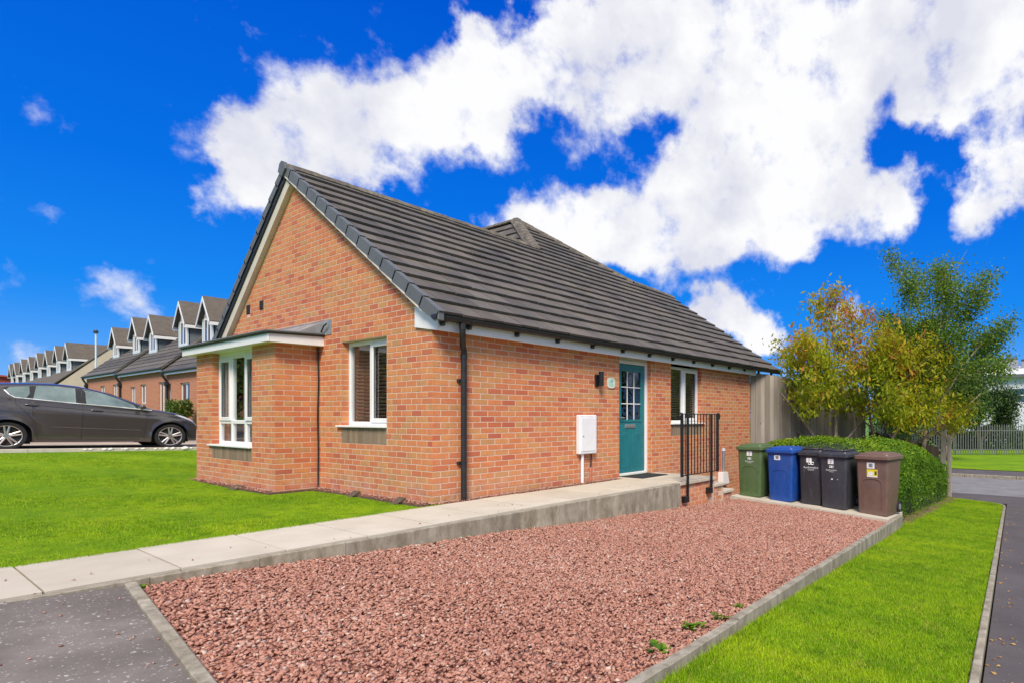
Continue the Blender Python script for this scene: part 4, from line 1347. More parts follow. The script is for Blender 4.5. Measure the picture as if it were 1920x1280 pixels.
# --- roof ---------------------------------------------------------------------
TAN, CO, SI = .665, .8327, .5537
EY, EZ = -.275, 2.237            # lower edge of the tiles
GAUGE = .3545
roof = MB()
RIDGE_Y, RIDGE_Z = 3.80, EZ + (3.80 - EY) * TAN
def rp(x, s, h=0.0): return (x, EY + s * CO - h * SI, EZ + s * SI + h * CO)
SM = (RIDGE_Y - EY) / CO
HT = (6.08, (5.885 - EY) / CO); HL = (4.92, (3.80 - EY) / CO); HR = (8.10, (3.52 - EY) / CO); R2 = (9.70, (3.30 - EY) / CO)
def P3(q): return rp(q[0], q[1], -.012)
front = [(-.085, 0), (9.70, 0), R2, HR, HT, HL, (-.085, SM)]
roof.add([P3(q) for q in front], [tuple(range(len(front)))])
apex = P3((-.085, SM)); apL = P3(HL)
LZ = lambda y: apex[2] - .84 * (y - apex[1])
roof.add([apex, apL, (4.92, 7.15, LZ(7.15)), (-.085, 7.15, LZ(7.15))], [(0, 1, 2, 3)])
ht, hr, r2 = P3(HT), P3(HR), P3(R2)
roof.add([apL, ht, (6.08, 9.5, ht[2]), (4.92, 9.5, apL[2]), (2.6, 9.5, 2.24), (2.6, 7.2, 2.24)], [(0, 1, 2, 3), (0, 3, 4, 5)])
roof.add([ht, hr, (10.9, 5.9, 2.9), (10.9, 9.5, 2.9), (6.08, 9.5, ht[2])], [(0, 1, 2), (0, 2, 3), (0, 3, 4)])
roof.add([hr, r2, (9.7, 6.6, 2.3), (8.6, 6.6, 2.3)], [(0, 1, 2, 3)])
ro = roof.build('roof', M['tile'], house)
TILES = []
TW = .3
half = [(0.0, 1.0, 99)]
def in_front(poly):
    """clip a rectangle in (x, s) to the front slope; the slope is split in three convex fields"""
    out = []
    fields = [
        [(0, 1, SM - .02), (1, 0, HL[0])],
        [(-1, 0, -HL[0]), (1, 0, HT[0]), (-(HT[1] - HL[1]), HT[0] - HL[0], -(HT[1] - HL[1]) * HL[0] + (HT[0] - HL[0]) * HL[1])],
        [(-1, 0, -HT[0]), (1, 0, HR[0]), (HT[1] - HR[1], HR[0] - HT[0], (HT[1] - HR[1]) * HT[0] + (HR[0] - HT[0]) * HT[1])],
        [(-1, 0, -HR[0]), (1, 0, 9.70), (HR[1] - R2[1], R2[0] - HR[0], (HR[1] - R2[1]) * HR[0] + (R2[0] - HR[0]) * HR[1])]]
    for hp in fields:
        p = poly
        for h_ in hp:
            p = clip_poly(p, *h_)
            if len(p) < 3: break
        if len(p) >= 3 and poly_area(p) > .003: out.append(p)
    return out


for r in range(21):
    s0 = r * GAUGE; s1 = s0 + GAUGE + .02
    x = -.085 - (TW / 2 if r % 2 else 0)
    dr = random.uniform(-.004, .004)
    while x < 9.7:
        a, b_ = max(x + .0042, -.085), min(x + TW - .0042, 9.70)
        if b_ - a > .03:
            ds = dr + random.uniform(-.008, .008)
            for p in in_front([(a, s0 + ds), (b_, s0 + ds), (b_, s1), (a, s1)]):
                TILES.append((p, s0, 'f'))
        x += TW


def tile_geo(mb, poly, s0, fn, tone):
    n_ = len(poly)
    lift = lambda s: .046 - .042 * (s - s0) / (GAUGE + .02)
    j = random.uniform(-.003, .003)
    vs = [fn(x, s, lift(s) + j) for x, s in poly] + [fn(x, s, lift(s) - .034) for x, s in poly]
    fs = [tuple(range(n_)), tuple(range(n_, 2 * n_))[::-1]] + [(k, k + n_, (k + 1) % n_ + n_, (k + 1) % n_) for k in range(n_)]
    mb.add(vs, fs, tone)


order = sorted(range(len(TILES)), key=lambda i: -poly_area([project(rp(x, s))[:2] for x, s in TILES[i][0]]))
pick = set(order[:300])
rest = MB()
for i, (p, s0, _) in enumerate(TILES):
    t = min(1, max(0, random.gauss(.5, .22)))
    if i in pick:
        mb = MB(); tile_geo(mb, p, s0, rp, t); mb.build('roof_tile', M['tile'], ro)
    else: tile_geo(rest, p, s0, rp, t)
# the small hipped face that looks over the gable ridge
dxh, dyh, dzh = ht[0] - apL[0], ht[1] - apL[1], ht[2] - apL[2]
hl_len = math.hypot(dxh, dzh); hu = Vector((dxh / hl_len, 0, dzh / hl_len)); hn = Vector((-hu.z, 0, hu.x))
def hp3(y, s, h=0.0):
    q = Vector((apL[0], y, apL[2])) + hu * s + hn * h
    return tuple(q)
for r in range(-2, 6):
    s0 = r * GAUGE
    y = 3.4 - (TW / 2 if r % 2 else 0)
    while y < 8.6:
        p = [(y + .0025, s0), (y + TW - .0025, s0), (y + TW - .0025, min(s0 + GAUGE + .02, hl_len)), (y + .0025, min(s0 + GAUGE + .02, hl_len))]
        p = clip_poly(p, -1, dyh / hl_len, -apL[1])
        if len(p) >= 3 and poly_area(p) > .003 and s0 < hl_len - .04:
            tile_geo(rest, p, s0, hp3, random.random())
        y += TW
rt = rest.build('roof_tiling', M['tile'], ro); rt['kind'] = 'stuff'


def ridge_run(a, b_, n_, w, h, mat, over=.03, name='ridge_tile'):
    a, b_ = Vector(a), Vector(b_)
    d = (b_ - a); L = d.length / n_; d.normalize()
    sd = d.cross(Vector((0, 0, 1))).normalized(); up = sd.cross(d).normalized()
    for k in range(n_):
        mb = MB()
        p0 = a + d * (k * L); p1 = a + d * ((k + 1) * L + over)
        rings = []
        for p, e in ((p0, .0), (p1, .008)):
            sec = [(-w, -h), (-w * .55, -.012), (0, .018), (w * .55, -.012), (w, -h)]
            o = [p + sd * u_ * (1 + e) + up * (v_ + e + random.uniform(-.002, .002)) for u_, v_ in sec]
            i_ = [p + sd * u_ * .86 + up * (v_ - .02) for u_, v_ in sec][::-1]
            rings.append(o + i_)
        mb.loft(rings, True, True); mb.build(name, mat, ro)


ridge_run((-.125, RIDGE_Y, RIDGE_Z + .055), (4.92, RIDGE_Y, RIDGE_Z + .055), 11, .125, .085, M['ridge'])
hpl = Vector(rp(HL[0], HL[1], .05)); htp = Vector(rp(HT[0], HT[1], .07)); hrp = Vector(rp(HR[0], HR[1], .05)); r2p = Vector(rp(R2[0], R2[1], .05))
ridge_run(hpl, htp, 6, .17, .10, M['ridge'])
ridge_run(htp, hrp, 8, .12, .09, M['ridge'])
ridge_run(htp, htp + Vector((0, 3.4, 0)), 8, .12, .09, M['ridge'])
ridge_run(hrp, r2p, 4, .11, .08, M['ridge'])
mb = MB()   # block end of the gable ridge
mb.prism([(RIDGE_Y - .13, RIDGE_Z - .06), (RIDGE_Y - .075, RIDGE_Z + .055), (RIDGE_Y, RIDGE_Z + .085), (RIDGE_Y + .075, RIDGE_Z + .055), (RIDGE_Y + .13, RIDGE_Z - .06), (RIDGE_Y, RIDGE_Z - .16)], 'x', -.145, -.10)
mb.build('ridge_end', M['verge'], ro)
# dry verge caps
VX = -.118
for k in range(14):
    s0 = k * GAUGE - .025 + (.03 if k else 0)
    s1 = (k + 1) * GAUGE + (.03 if k < 13 else -.01)
    mb = MB()
    def q(s, h, x): p = rp(x, s, h); return p
    h0, h1 = .058, .040
    for (xa, xb, ha0, hb0, ha1, hb1) in ((VX, VX + .008, h0, -.088, h1, -.108), (VX + .008, -.045, h0, h0 - .012, h1, h1 - .012)):
        mb.add([q(s0, ha0, xa), q(s1, ha1, xa), q(s1, hb1, xa), q(s0, hb0, xa), q(s0, ha0, xb), q(s1, ha1, xb), q(s1, hb1, xb), q(s0, hb0, xb)],
               [(0, 1, 2, 3), (7, 6, 5, 4), (0, 4, 5, 1), (1, 5, 6, 2), (2, 6, 7, 3), (3, 7, 4, 0)])
    mb.build('verge_cap', M['verge'], ro)
mb = MB(); mb.box(VX, -.04, EY - .035, EY - .005, EZ - .075, EZ + .035, .5, .008); mb.build('verge_end', M['verge'], ro)
LC = 1 / math.hypot(1, .84); LS = .84 * LC
def lp(x, s, h=0.0): return (x, apex[1] + s * LC + h * LS, apex[2] - s * LS + h * LC)
for k in range(14):
    s0 = k * .325 - (.0 if k else 0); s1 = s0 + .35
    mb = MB()
    for (xa, xb, ha0, hb0, ha1, hb1) in ((VX, VX + .008, .03, -.075, .062, -.06), (VX + .008, -.04, .03, .018, .062, .05)):
        mb.add([lp(xa, s0, ha0), lp(xa, s1, ha1), lp(xa, s1, hb1), lp(xa, s0, hb0), lp(xb, s0, ha0), lp(xb, s1, ha1), lp(xb, s1, hb1), lp(xb, s0, hb0)],
               [(0, 1, 2, 3), (7, 6, 5, 4), (0, 4, 5, 1), (1, 5, 6, 2), (2, 6, 7, 3), (3, 7, 4, 0)])
    mb.build('verge_cap', M['verge'], ro)
# boards under the verges
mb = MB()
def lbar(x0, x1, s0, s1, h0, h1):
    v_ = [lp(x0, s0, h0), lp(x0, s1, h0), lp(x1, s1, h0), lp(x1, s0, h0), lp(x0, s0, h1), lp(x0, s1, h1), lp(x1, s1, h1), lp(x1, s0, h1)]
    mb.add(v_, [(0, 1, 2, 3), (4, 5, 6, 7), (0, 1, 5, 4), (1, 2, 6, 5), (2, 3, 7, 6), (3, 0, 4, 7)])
lbar(-.100, -.002, .0, 4.7, -.14, -.055)  # black strip in place of the shade between caps and tan board
mb.build('shadow_gap_board', M['black'], ro)
mb = MB()
lbar(-.075, -.002, .10, 4.7, -.285, -.142)
mb.build('verge_soffit', M['soffit'], ro)
mb = MB()
v_ = [rp(-.105, .18, -.105), rp(-.105, SM - .05, -.105), rp(.0, SM - .05, -.105), rp(.0, .18, -.105), rp(-.105, .18, -.085), rp(-.105, SM - .05, -.085), rp(0, SM - .05, -.085), rp(0, .18, -.085)]
mb.add(v_, [(0, 1, 2, 3), (4, 5, 6, 7), (0, 1, 5, 4), (1, 2, 6, 5), (2, 3, 7, 6), (3, 0, 4, 7)])
v_ = [rp(-.110, .30, -.128), rp(-.110, SM - .10, -.128), rp(-.095, SM - .10, -.128), rp(-.095, .30, -.128), rp(-.110, .30, -.086), rp(-.110, SM - .10, -.086), rp(-.095, SM - .10, -.086), rp(-.095, .30, -.086)]
mb.add(v_, [(0, 1, 2, 3), (4, 5, 6, 7), (0, 1, 5, 4), (1, 2, 6, 5), (2, 3, 7, 6), (3, 0, 4, 7)])
mb.build('verge_board', M['cream_trim'], ro)

# ================================================================== THINGS ON AND BY THE HOUSE
# landing and steps at the front door
land = empty('entrance_landing', (3.37, -1.33, 0), 0, 'stone slab landing on brick risers with steps at the front door', 'steps')
def lb_(o): o.location = (-3.37, 1.33, 0); return o
for (a, b_, c, d, z) in ((3.376, 3.93, -1.345, -.66, .004), (3.938, 4.47, -1.345, -.66, .002), (3.376, 3.93, -.652, -.02, .003), (3.938, 4.47, -.652, -.02, .004)):
    mb = MB(); mb.box(a, b_, c, d, -.052, z, random.random(), .006); lb_(mb.build('slab', M['slab'], land))
mb = MB(); mb.box(4.47, 4.83, -1.33, -.3, -.19, -.135, .4, .008); lb_(mb.build('step_slab', M['slab'], land))
mb = MB(); mb.box(4.82, 5.16, -1.33, -.3, -.34, -.285, .6, .008); lb_(mb.build('step_slab', M['slab'], land))
mb = MB(); mb.box(3.40, 4.455, -1.305, -.1, -.8, -.053); mb.box(4.455, 4.80, -1.30, -.35, -.8, -.191); mb.box(4.80, 5.12, -1.295, -.35, -.8, -.341)
lb_(mb.build('riser_core', M['mortar'], land))
for r in range(6):
    zt = -.058 - r * .075
    x = 3.40 - (.1125 if r % 2 else 0)
    while x < 5.1:
        a, b_ = max(x, 3.40), min(x + .215, 5.12)
        top = -.053 if b_ <= 4.46 else (-.19 if b_ < 4.83 else -.34)
        if b_ - a > .04 and zt <= top + .01 and zt - .065 > gz(x, -1.3) - .1:
            mb = MB(); yy = -1.305 if b_ <= 4.46 else (-1.30 if b_ < 4.83 else -1.295)
            brick_geo(mb, [(a + .004, zt - .065), (b_ - .004, zt - .065), (b_ - .004, zt), (a + .004, zt)], lambda s, z, o, yy=yy: (s, yy - o, z), brick_tone())
            lb_(mb.build('brick', M['brick'], land))
        x += .225

# railing
rail = empty('iron_railing', (3.9, -1.38, 0), 0, 'black iron railing with thin bars and two bracketed posts on the landing', 'railing')
def lr_(o): o.location = (-3.9, 1.38, 0); return o
RYY = -1.375
for x in (3.36, 4.47):
    mb = MB(); mb.box(x - .022, x + .022, RYY - .02, RYY + .02, .09, 1.085, .5, .004); lr_(mb.build('end_bar', M['black_paint'], rail))
    mb = MB(); sg = -1 if x < 4 else 1
    mb.tube([(x, RYY, 1.09), (x + sg * .035, RYY, 1.095), (x + sg * .065, RYY, 1.06), (x + sg * .055, RYY, 1.02), (x + sg * .025, RYY, 1.02)], .022, 8); lr_(mb.build('scroll', M['black_paint'], rail, smooth=60))
for x, zb in ((3.525, -.30), (4.265, -.235)):
    mb = MB(); mb.box(x - .018, x + .018, RYY - .018, RYY + .018, zb + .06, 1.088, .5, .004); lr_(mb.build('post', M['black_paint'], rail))
    mb = MB(); mb.box(x - .085, x + .018, -1.40, -1.306, zb - .03, zb + .07, .5, .006); lr_(mb.build('bracket', M['black_paint'], rail))
mb = MB(); mb.box(3.34, 4.49, RYY - .011, RYY + .011, 1.085, 1.10, .5, .004); lr_(mb.build('top_rail', M['black_paint'], rail))
mb = MB(); mb.box(3.34, 4.49, RYY - .011, RYY + .011, .10, .115, .5, .004); lr_(mb.build('bottom_rail', M['black_paint'], rail))
for k in range(11):
    x = 3.36 + (k + 1) * 1.11 / 12
    mb = MB(); mb.box(x - .0065, x + .0065, RYY - .0065, RYY + .0065, .115, 1.086); lr_(mb.build('bar', M['black_paint'], rail))

o = MB(); o.box(3.47, 4.20, -.50, -.03, .004, .018, .5, .006)
tag(o.build('door_mat', M['mat']), 'black rubber doormat in front of the teal door', 'doormat')

# meter cabinet with its pipes
mc = empty('meter_cabinet', (2.62, 0, .44), 0, 'white wall-mounted meter cabinet left of the front door', 'meter box')
def lm_(o): o.location = (-2.62, 0, -.44); return o
MX0, MX1, MZ0, MZ1, MY = 2.40, 2.79, .455, 1.075, -.095
mb = MB(); mb.box(MX0, MX1, MY, -.006, MZ0, MZ1, .5, .014); lm_(mb.build('body', M['white_box'], mc))
mb = MB(); mb.box(MX0 + .035, MX1 - .035, MY - .008, MY + .001, MZ0 + .045, MZ1 - .045, .5, .004); dd = lm_(mb.build('door', M['white_box'], mc))
mb = MB(); mb.cyl((MX0 + .07, MY - .012, .74), (0, 1, 0), .009, .012, 10); mb.build('lock', M['grey_plastic'], dd)
mb = MB(); mb.tube([(2.515, -.035, .46), (2.515, -.035, .0)], .026, 12); lm_(mb.build('pipe', M['white_box'], mc, smooth=50))
mb = MB(); mb.tube([(2.725, -.025, .46), (2.725, -.03, .40), (2.717, -.03, .30), (2.711, -.03, .22)], .011, 8); lm_(mb.build('cable', M['black'], mc, smooth=50))
mb = MB(); mb.tube([(2.711, -.03, .23), (2.707, -.03, .12), (2.713, -.03, -.0)], .015, 8); lm_(mb.build('cable_sleeve', M['copper'], mc, smooth=50))

# lamp
wl_ = empty('wall_lamp', (2.87, 0, 1.65), 0, 'black cylindrical up-and-down wall lamp beside the front door', 'wall lamp')
mb = MB(); mb.box(-.04, .04, -.03, 0, -.11, .09, .5, .008); mb.build('back_plate', M['black_paint'], wl_)
mb = MB(); mb.cyl((0.03, -.085, .02), (0, 0, 1), .042, .235, 18); mb.build('lamp_body', M['black_paint'], wl_, smooth=45)
mb = MB(); mb.cyl((0.03, -.085, .138), (0, 0, 1), .033, .004, 18); mb.build('lens', M['lamp_lens'], wl_)

# number plaque
pq = empty('number_plaque', (3.225, -.006, 1.62), 0, 'small pale house number plaque with mint green motif by the door', 'house sign')
mb = MB(); pts = []
for k in range(24):
    a = 2 * math.pi * k / 24
    pts.append((.098 * math.copysign(abs(math.cos(a)) ** .55, math.cos(a)), .088 * math.copysign(abs(math.sin(a)) ** .6, math.sin(a))))
mb.prism(pts, 'y', -.014, 0); mb.build('plate', M['plaque'], pq)
mb = MB(); mb.prism([(.052 * math.cos(2 * math.pi * k / 20), .03 + .036 * math.sin(2 * math.pi * k / 20)) for k in range(20)], 'y', -.017, -.014); mb.build('motif', M['mint'], pq)
text_mesh('number', '2', .06, M['grey_plastic'], Matrix.Translation((.012, -.0185, .032)) @ Matrix.Rotation(rad(90), 4, 'X'), pq)
mb = MB()
for z in (-.022, -.045): mb.box(-.06, .06, -.016, -.014, z - .006, z + .006)
mb.build('motif_line', M['mint'], pq)

# drain pipe at the far end of the side wall
gp_ = empty('drain_pipe', (6.98, -.06, -.45), 0, 'grey soil pipe rising from a pale gully box at the brick wall', 'pipe')
mb = MB(); mb.tube([(0, 0, .25), (0, 0, .76)], .034, 14); mb.build('pipe', M['grey_plastic'], gp_, smooth=45)
mb = MB(); mb.cyl((0, 0, .76), (0, 0, 1), .042, .06, 14); mb.build('cap', M['lamp_lens'], gp_, smooth=45)
mb = MB(); mb.loft([[(-.17, -.10, .0), (.10, -.10, .0), (.10, .05, .0), (-.17, .05, .0)], [(-.15, -.08, .26), (.05, -.08, .26), (.05, .05, .26), (-.15, .05, .26)]], True, True); mb.build('gully_box', M['white_box'], gp_)
mb = MB(); mb.tube([(-.05, .03, .25), (-.05, .035, .83)], .022, 8); mb.build('riser', M['copper'], gp_)

# two ground vents by the gable wall
for (y, lab) in ((.52, 'dark wedge-shaped ground vent near the house corner'), (1.62, 'dark wedge-shaped ground vent under the gable window')):
    e = empty('ground_vent', (-.10, y, -.03), 0, lab, 'vent', 'ground vents along the gable wall')
    mb = MB(); mb.prism([(-.09, 0), (.03, 0), (.03, .07), (.015, .07)], 'y', -.07, .07); mb.build('hood', M['stem'], e)
    mb = MB(); mb.box(-.075, .0, -.094, -.091, .004, .02); mb.build('slot', M['black'], e)
e = empty('ground_vent', (-.64, 3.95, -.03), 0, 'dark wedge-shaped ground vent below the bay window', 'vent', 'ground vents along the gable wall')
mb = MB(); mb.prism([(-.09, 0), (.03, 0), (.03, .05), (.015, .05)], 'y', -.14, .14); mb.build('hood', M['stem'], e)
mb = MB(); mb.box(-.06, .0, -.144, -.141, .004, .02); mb.build('slot', M['black'], e)

# ================================================================== WHEELED BINS
bin_slab = grid_sheet('bin_slab', [5.34, 6.36], [-4.07, -1.12], lambda x, y: gz(x, y) - .02, M['slab'])
y = -4.075
for k in range(5):
    y1 = y + .59
    mb = MB()
    vs = []
    for zz in (-.06, .062):
        for (a, b_) in ((5.345, y), (6.36, y), (6.36, y1 - .006), (5.345, y1 - .006)):
            vs.append((a, b_, gz(5.8, b_) + zz - .02 * (a > 6)))
    mb.add(vs, [(0, 3, 2, 1), (4, 5, 6, 7), (0, 1, 5, 4), (1, 2, 6, 5), (2, 3, 7, 6), (3, 0, 4, 7)], random.random())
    mb.build('slab', M['slab'], bin_slab)
    y = y1


def rrect(cx_, cy_, hx, hy, r, z, n=5):
    pts = []
    for (sx_, sy_, a0) in ((1, 1, 0), (-1, 1, 90), (-1, -1, 180), (1, -1, 270)):
        for k in range(n):
            a = rad(a0 + 90 * k / (n - 1))
            pts.append((cx_ + sx_ * (hx - r) + r * math.cos(a), cy_ + sy_ * (hy - r) + r * math.sin(a), z))
    return pts


def wheelie(name, loc, rz, mat, w, dep, H, label, stickers, arch=True, lid_style=0):
    """front looks to -x; wheels, hinge and handle at +x"""
    e = empty(name, loc, rz, label, 'wheelie bin', 'wheeled bins in a row on the slab')
    hb = H * .895
    bw, bd = w * .84, dep * .74
    mb = MB(); rings = []
    for t in (0, .03, .5, .86, .93, .935, 1.0):
        ww = bw + (w * .955 - bw) * t; d_ = bd + (dep * .93 - bd) * t
        if t == 0: ww *= .965; d_ *= .965
        if t >= .935: ww += .022; d_ += .022
        cx_ = -dep * .5 + (.035 * (1 - t)) * dep + d_ / 2 + .01
        rings.append(rrect(cx_, 0, d_ / 2, ww / 2, .045, hb * t))
    mb.loft(rings, True, True); body = mb.build('body', mat, e, smooth=35)
    # moulded arch on the front
    fx = lambda z: -dep * .5 + .01 + .035 * dep * (1 - z / hb)
    if arch:
        mb = MB(); aw = bw * .33; zt = hb * .62
        pth = [(-aw, hb * .10), (-aw, zt - .07), (-aw * .93, zt - .035), (-aw * .75, zt - .012), (-aw * .4, zt), (0, zt + .003), (aw * .4, zt), (aw * .75, zt - .012), (aw * .93, zt - .035), (aw, zt - .07), (aw, hb * .10)]
        mb.tube([(fx(z) - .001, y_, z) for y_, z in pth], .008, 6); mb.build('front_moulding', mat, body, smooth=60)
    # lid
    mb = MB(); lx0, lx1 = -dep * .5 - .03, dep * .5 + .02
    lc, lh = (lx0 + lx1) / 2, (lx1 - lx0) / 2
    zl = hb + .004
    mb.loft([rrect(lc, 0, lh - .006, w / 2 + .010, .05, zl - .045), rrect(lc, 0, lh, w / 2 + .018, .055, zl - .040), rrect(lc, 0, lh - .002, w / 2 + .016, .055, zl + .006), rrect(lc, 0, lh - .014, w / 2 + .004, .055, zl + .016),
             rrect(lc + .01, 0, lh - .05, w / 2 - .03, .05, zl + .022), rrect(lc + .012, 0, lh - .058, w / 2 - .038, .05, zl + .046), rrect(lc + .014, 0, lh - .075, w / 2 - .055, .045, zl + .052)], True, True)
    lid = mb.build('lid', mat, e, smooth=28)
    mb = MB()
    if lid_style == 0:
        mb.loft([rrect(lc + .02, 0, lh - .12, w / 2 - .10, .04, zl + .050), rrect(lc + .02, 0, lh - .135, w / 2 - .115, .03, zl + .066)], True, True)
    else:
        for s_ in (-1, 1): mb.box(lc - lh * .75, lc + lh * .75, s_ * (w / 2 - .075) - .02, s_ * (w / 2 - .075) + .02, zl + .05, zl + .09, .5, .012)
        mb.box(lc - lh * .72, lc - lh * .55, -w / 2 + .1, w / 2 - .1, zl + .05, zl + .085, .5, .012)
    mb.build('lid_panel', mat, lid, smooth=40)
    mb = MB(); hx = dep * .5 + .075
    mb.tube([(hx - .09, -w * .30, hb - .03), (hx, -w * .30, hb + .02), (hx, w * .30, hb + .02), (hx - .09, w * .30, hb - .03)], .016, 8); mb.build('handle', mat, e, smooth=60)
    mb = MB(); mb.cyl((hx - .07, 0, hb + .012), (0, 1, 0), .016, w * .9, 8); mb.build('hinge', mat, lid)
    for s_ in (-1, 1):
        mb = MB(); c_ = (dep * .5 - .09, s_ * (w * .42), .10)
        mb.cyl(c_, (0, 1, 0), .10, .045, 22); wh = mb.build('wheel', M['tyre'], e, smooth=40)
        mb = MB(); mb.cyl((c_[0], c_[1] + s_ * .024, c_[2]), (0, 1, 0), .052, .008, 16); mb.build('hub', M['grey_plastic'], wh)
    mb = MB(); mb.cyl((dep * .5 - .09, 0, .10), (0, 1, 0), .011, w * .82, 8); mb.build('axle', M['steel'], e)
    # print on the front: tilt follows the front face
    tilt = math.atan2(.035 * dep, hb)
    def face(y_, z, off=.0022):      # matrix placing local XY on the front face: X -> -y (to the right), Y -> up
        return Matrix.Translation((fx(z) - off, y_, z)) @ Matrix.Rotation(-tilt, 4, 'Y') @ Matrix(((0, 0, -1, 0), (-1, 0, 0, 0), (0, 1, 0, 0), (0, 0, 0, 1)))
    def patch(nm, y_, z, sw, sh, mt, off=.002, parent=e, shape=None):
        mb = MB()
        pts = shape or [(-sw / 2, -sh / 2), (sw / 2, -sh / 2), (sw / 2, sh / 2), (-sw / 2, sh / 2)]
        mx_ = face(y_, z, off)
        n_ = len(pts)
        vs = [tuple(mx_ @ Vector((p[0], p[1], .0))) for p in pts] + [tuple(mx_ @ Vector((p[0], p[1], -.0012))) for p in pts]
        mb.add(vs, [tuple(range(n_)), tuple(range(n_, 2 * n_))[::-1]] + [(k, k + n_, (k + 1) % n_ + n_, (k + 1) % n_) for k in range(n_)])
        return mb.build(nm, mt, parent)
    for st in stickers:
        if st[0] == 'num':
            s_ = patch('sticker', st[1], st[2], st[3], st[4], M['sticker'])
            text_mesh('number', '2', st[4] * .85, M['ink'], face(st[1], st[2], .0035), s_, .0004)
        elif st[0] == 'logo':
            y_, z, sc = st[1], st[2], st[3]
            for sg in (-1, 1):          # two interlocked swirls
                mb = MB(); mx_ = face(y_, z, .0025); pts = []
                for k in range(15):
                    a = rad(20 + 300 * k / 14); r_ = sc * (.30 + .05 * k / 14)
                    pts.append(tuple(mx_ @ Vector((sg * (sc * .24 + r_ * math.cos(a) * .95), sg * (r_ * math.sin(a) * .62), 0))))
                mb.tube(pts, sc * .085, 6); mb.build('emblem', M['print_white'], e, smooth=60)
            text_mesh('lettering', 'Renfrewshire', sc * .47, M['print_white'], face(y_, z - sc * .72, .003), e, .0004)
            text_mesh('lettering', 'Council', sc * .36, M['print_white'], face(y_, z - sc * 1.08, .003), e, .0004)
        elif st[0] == 'code':
            s_ = patch('sticker', st[1], st[2], st[3], st[4], M['sticker'])
            patch('printed_panel', st[1], st[2] + .003, st[3] * .5, st[4] * .6, M['grey_plastic'], .0034, s_)
        elif st[0] == 'yellow':
            s_ = patch('sticker', st[1], st[2], st[3], st[4], M['sticker_yellow'])
            patch('printed_panel', st[1] + st[3] * .14, st[2] - st[4] * .06, st[3] * .5, st[4] * .5, M['sticker'], .0034, s_, [(st[3] * .25 * math.cos(2 * math.pi * k / 14), st[4] * .28 * math.sin(2 * math.pi * k / 14)) for k in range(14)])
            patch('printed_panel', st[1] - st[3] * .33, st[2] + st[4] * .05, st[3] * .2, st[4] * .5, M['ink'], .0036, s_)
            patch('printed_panel', st[1], st[2] - st[4] * .42, st[3] * .98, st[4] * .15, M['sticker'], .0038, s_)
        elif st[0] == 'spot':
            patch('scuff', st[1], st[2], st[3], st[3] * .7, M['sticker'])
    return e


def bz(y): return gz(5.8, y) + .062


wheelie('wheelie_bin', (5.83, -1.44, bz(-1.44)), rad(2), M['bin_green'], .53, .60, 1.04, 'green wheelie bin at the house end of the row', [('num', .0, .82, .11, .085), ('logo', .0, .722, .072)])
wheelie('wheelie_bin', (5.84, -2.09, bz(-2.09)), rad(-4), M['bin_blue'], .56, .60, 1.04, 'bright blue wheelie bin, second from the house', [('code', .05, .80, .125, .085)])
wheelie('wheelie_bin', (5.92, -2.62, bz(-2.62)), rad(3), M['bin_black'], .47, .56, 1.04, 'black wheelie bin squeezed against the blue one', [('num', .03, .80, .10, .08), ('logo', -.005, .745, .105)], arch=False, lid_style=1)
wheelie('wheelie_bin', (5.86, -3.10, bz(-3.10)), rad(-5), M['bin_charcoal'], .54, .60, 1.06, 'charcoal wheelie bin with two white scuffs on its front', [('num', .04, .83, .105, .09), ('logo', .03, .735, .078), ('spot', .02, .52, .032), ('spot', -.085, .52, .015)], arch=False, lid_style=1)
wheelie('wheelie_bin', (5.88, -3.79, bz(-3.79)), rad(-7), M['bin_brown'], .60, .66, 1.09, 'brown wheelie bin with a yellow sticker nearest the kerb', [('code', .02, .83, .135, .10), ('yellow', -.005, .70, .185, .13)])

# ================================================================== HEDGE, FENCES
def leaf_cloud(name, P, N, size, mat, tone, parent, droop=0.0, aspect=.5):
    """one folded diamond per leaf at P (n,3), roughly facing N"""
    n = len(P)
    u = RNG.normal(0, 1, (n, 3)); u[:, 2] -= droop
    u -= (u * N).sum(1)[:, None] * N * .6
    u /= np.linalg.norm(u, axis=1)[:, None]
    nn = N + RNG.normal(0, .55, (n, 3)); w = np.cross(u, nn); w /= (np.linalg.norm(w, axis=1)[:, None] + 1e-9)
    s = size[:, None]
    A = P; Bq = P + u * s * .5 + w * s * aspect * .5; Cq = P + u * s; Dq = P + u * s * .5 - w * s * aspect * .5
    V = np.stack([A, Bq, Cq, Dq], 1).reshape(-1, 3)
    F = np.arange(4 * n).reshape(-1, 4)
    return np_mesh(name, V, F, mat, parent, tone=tone)


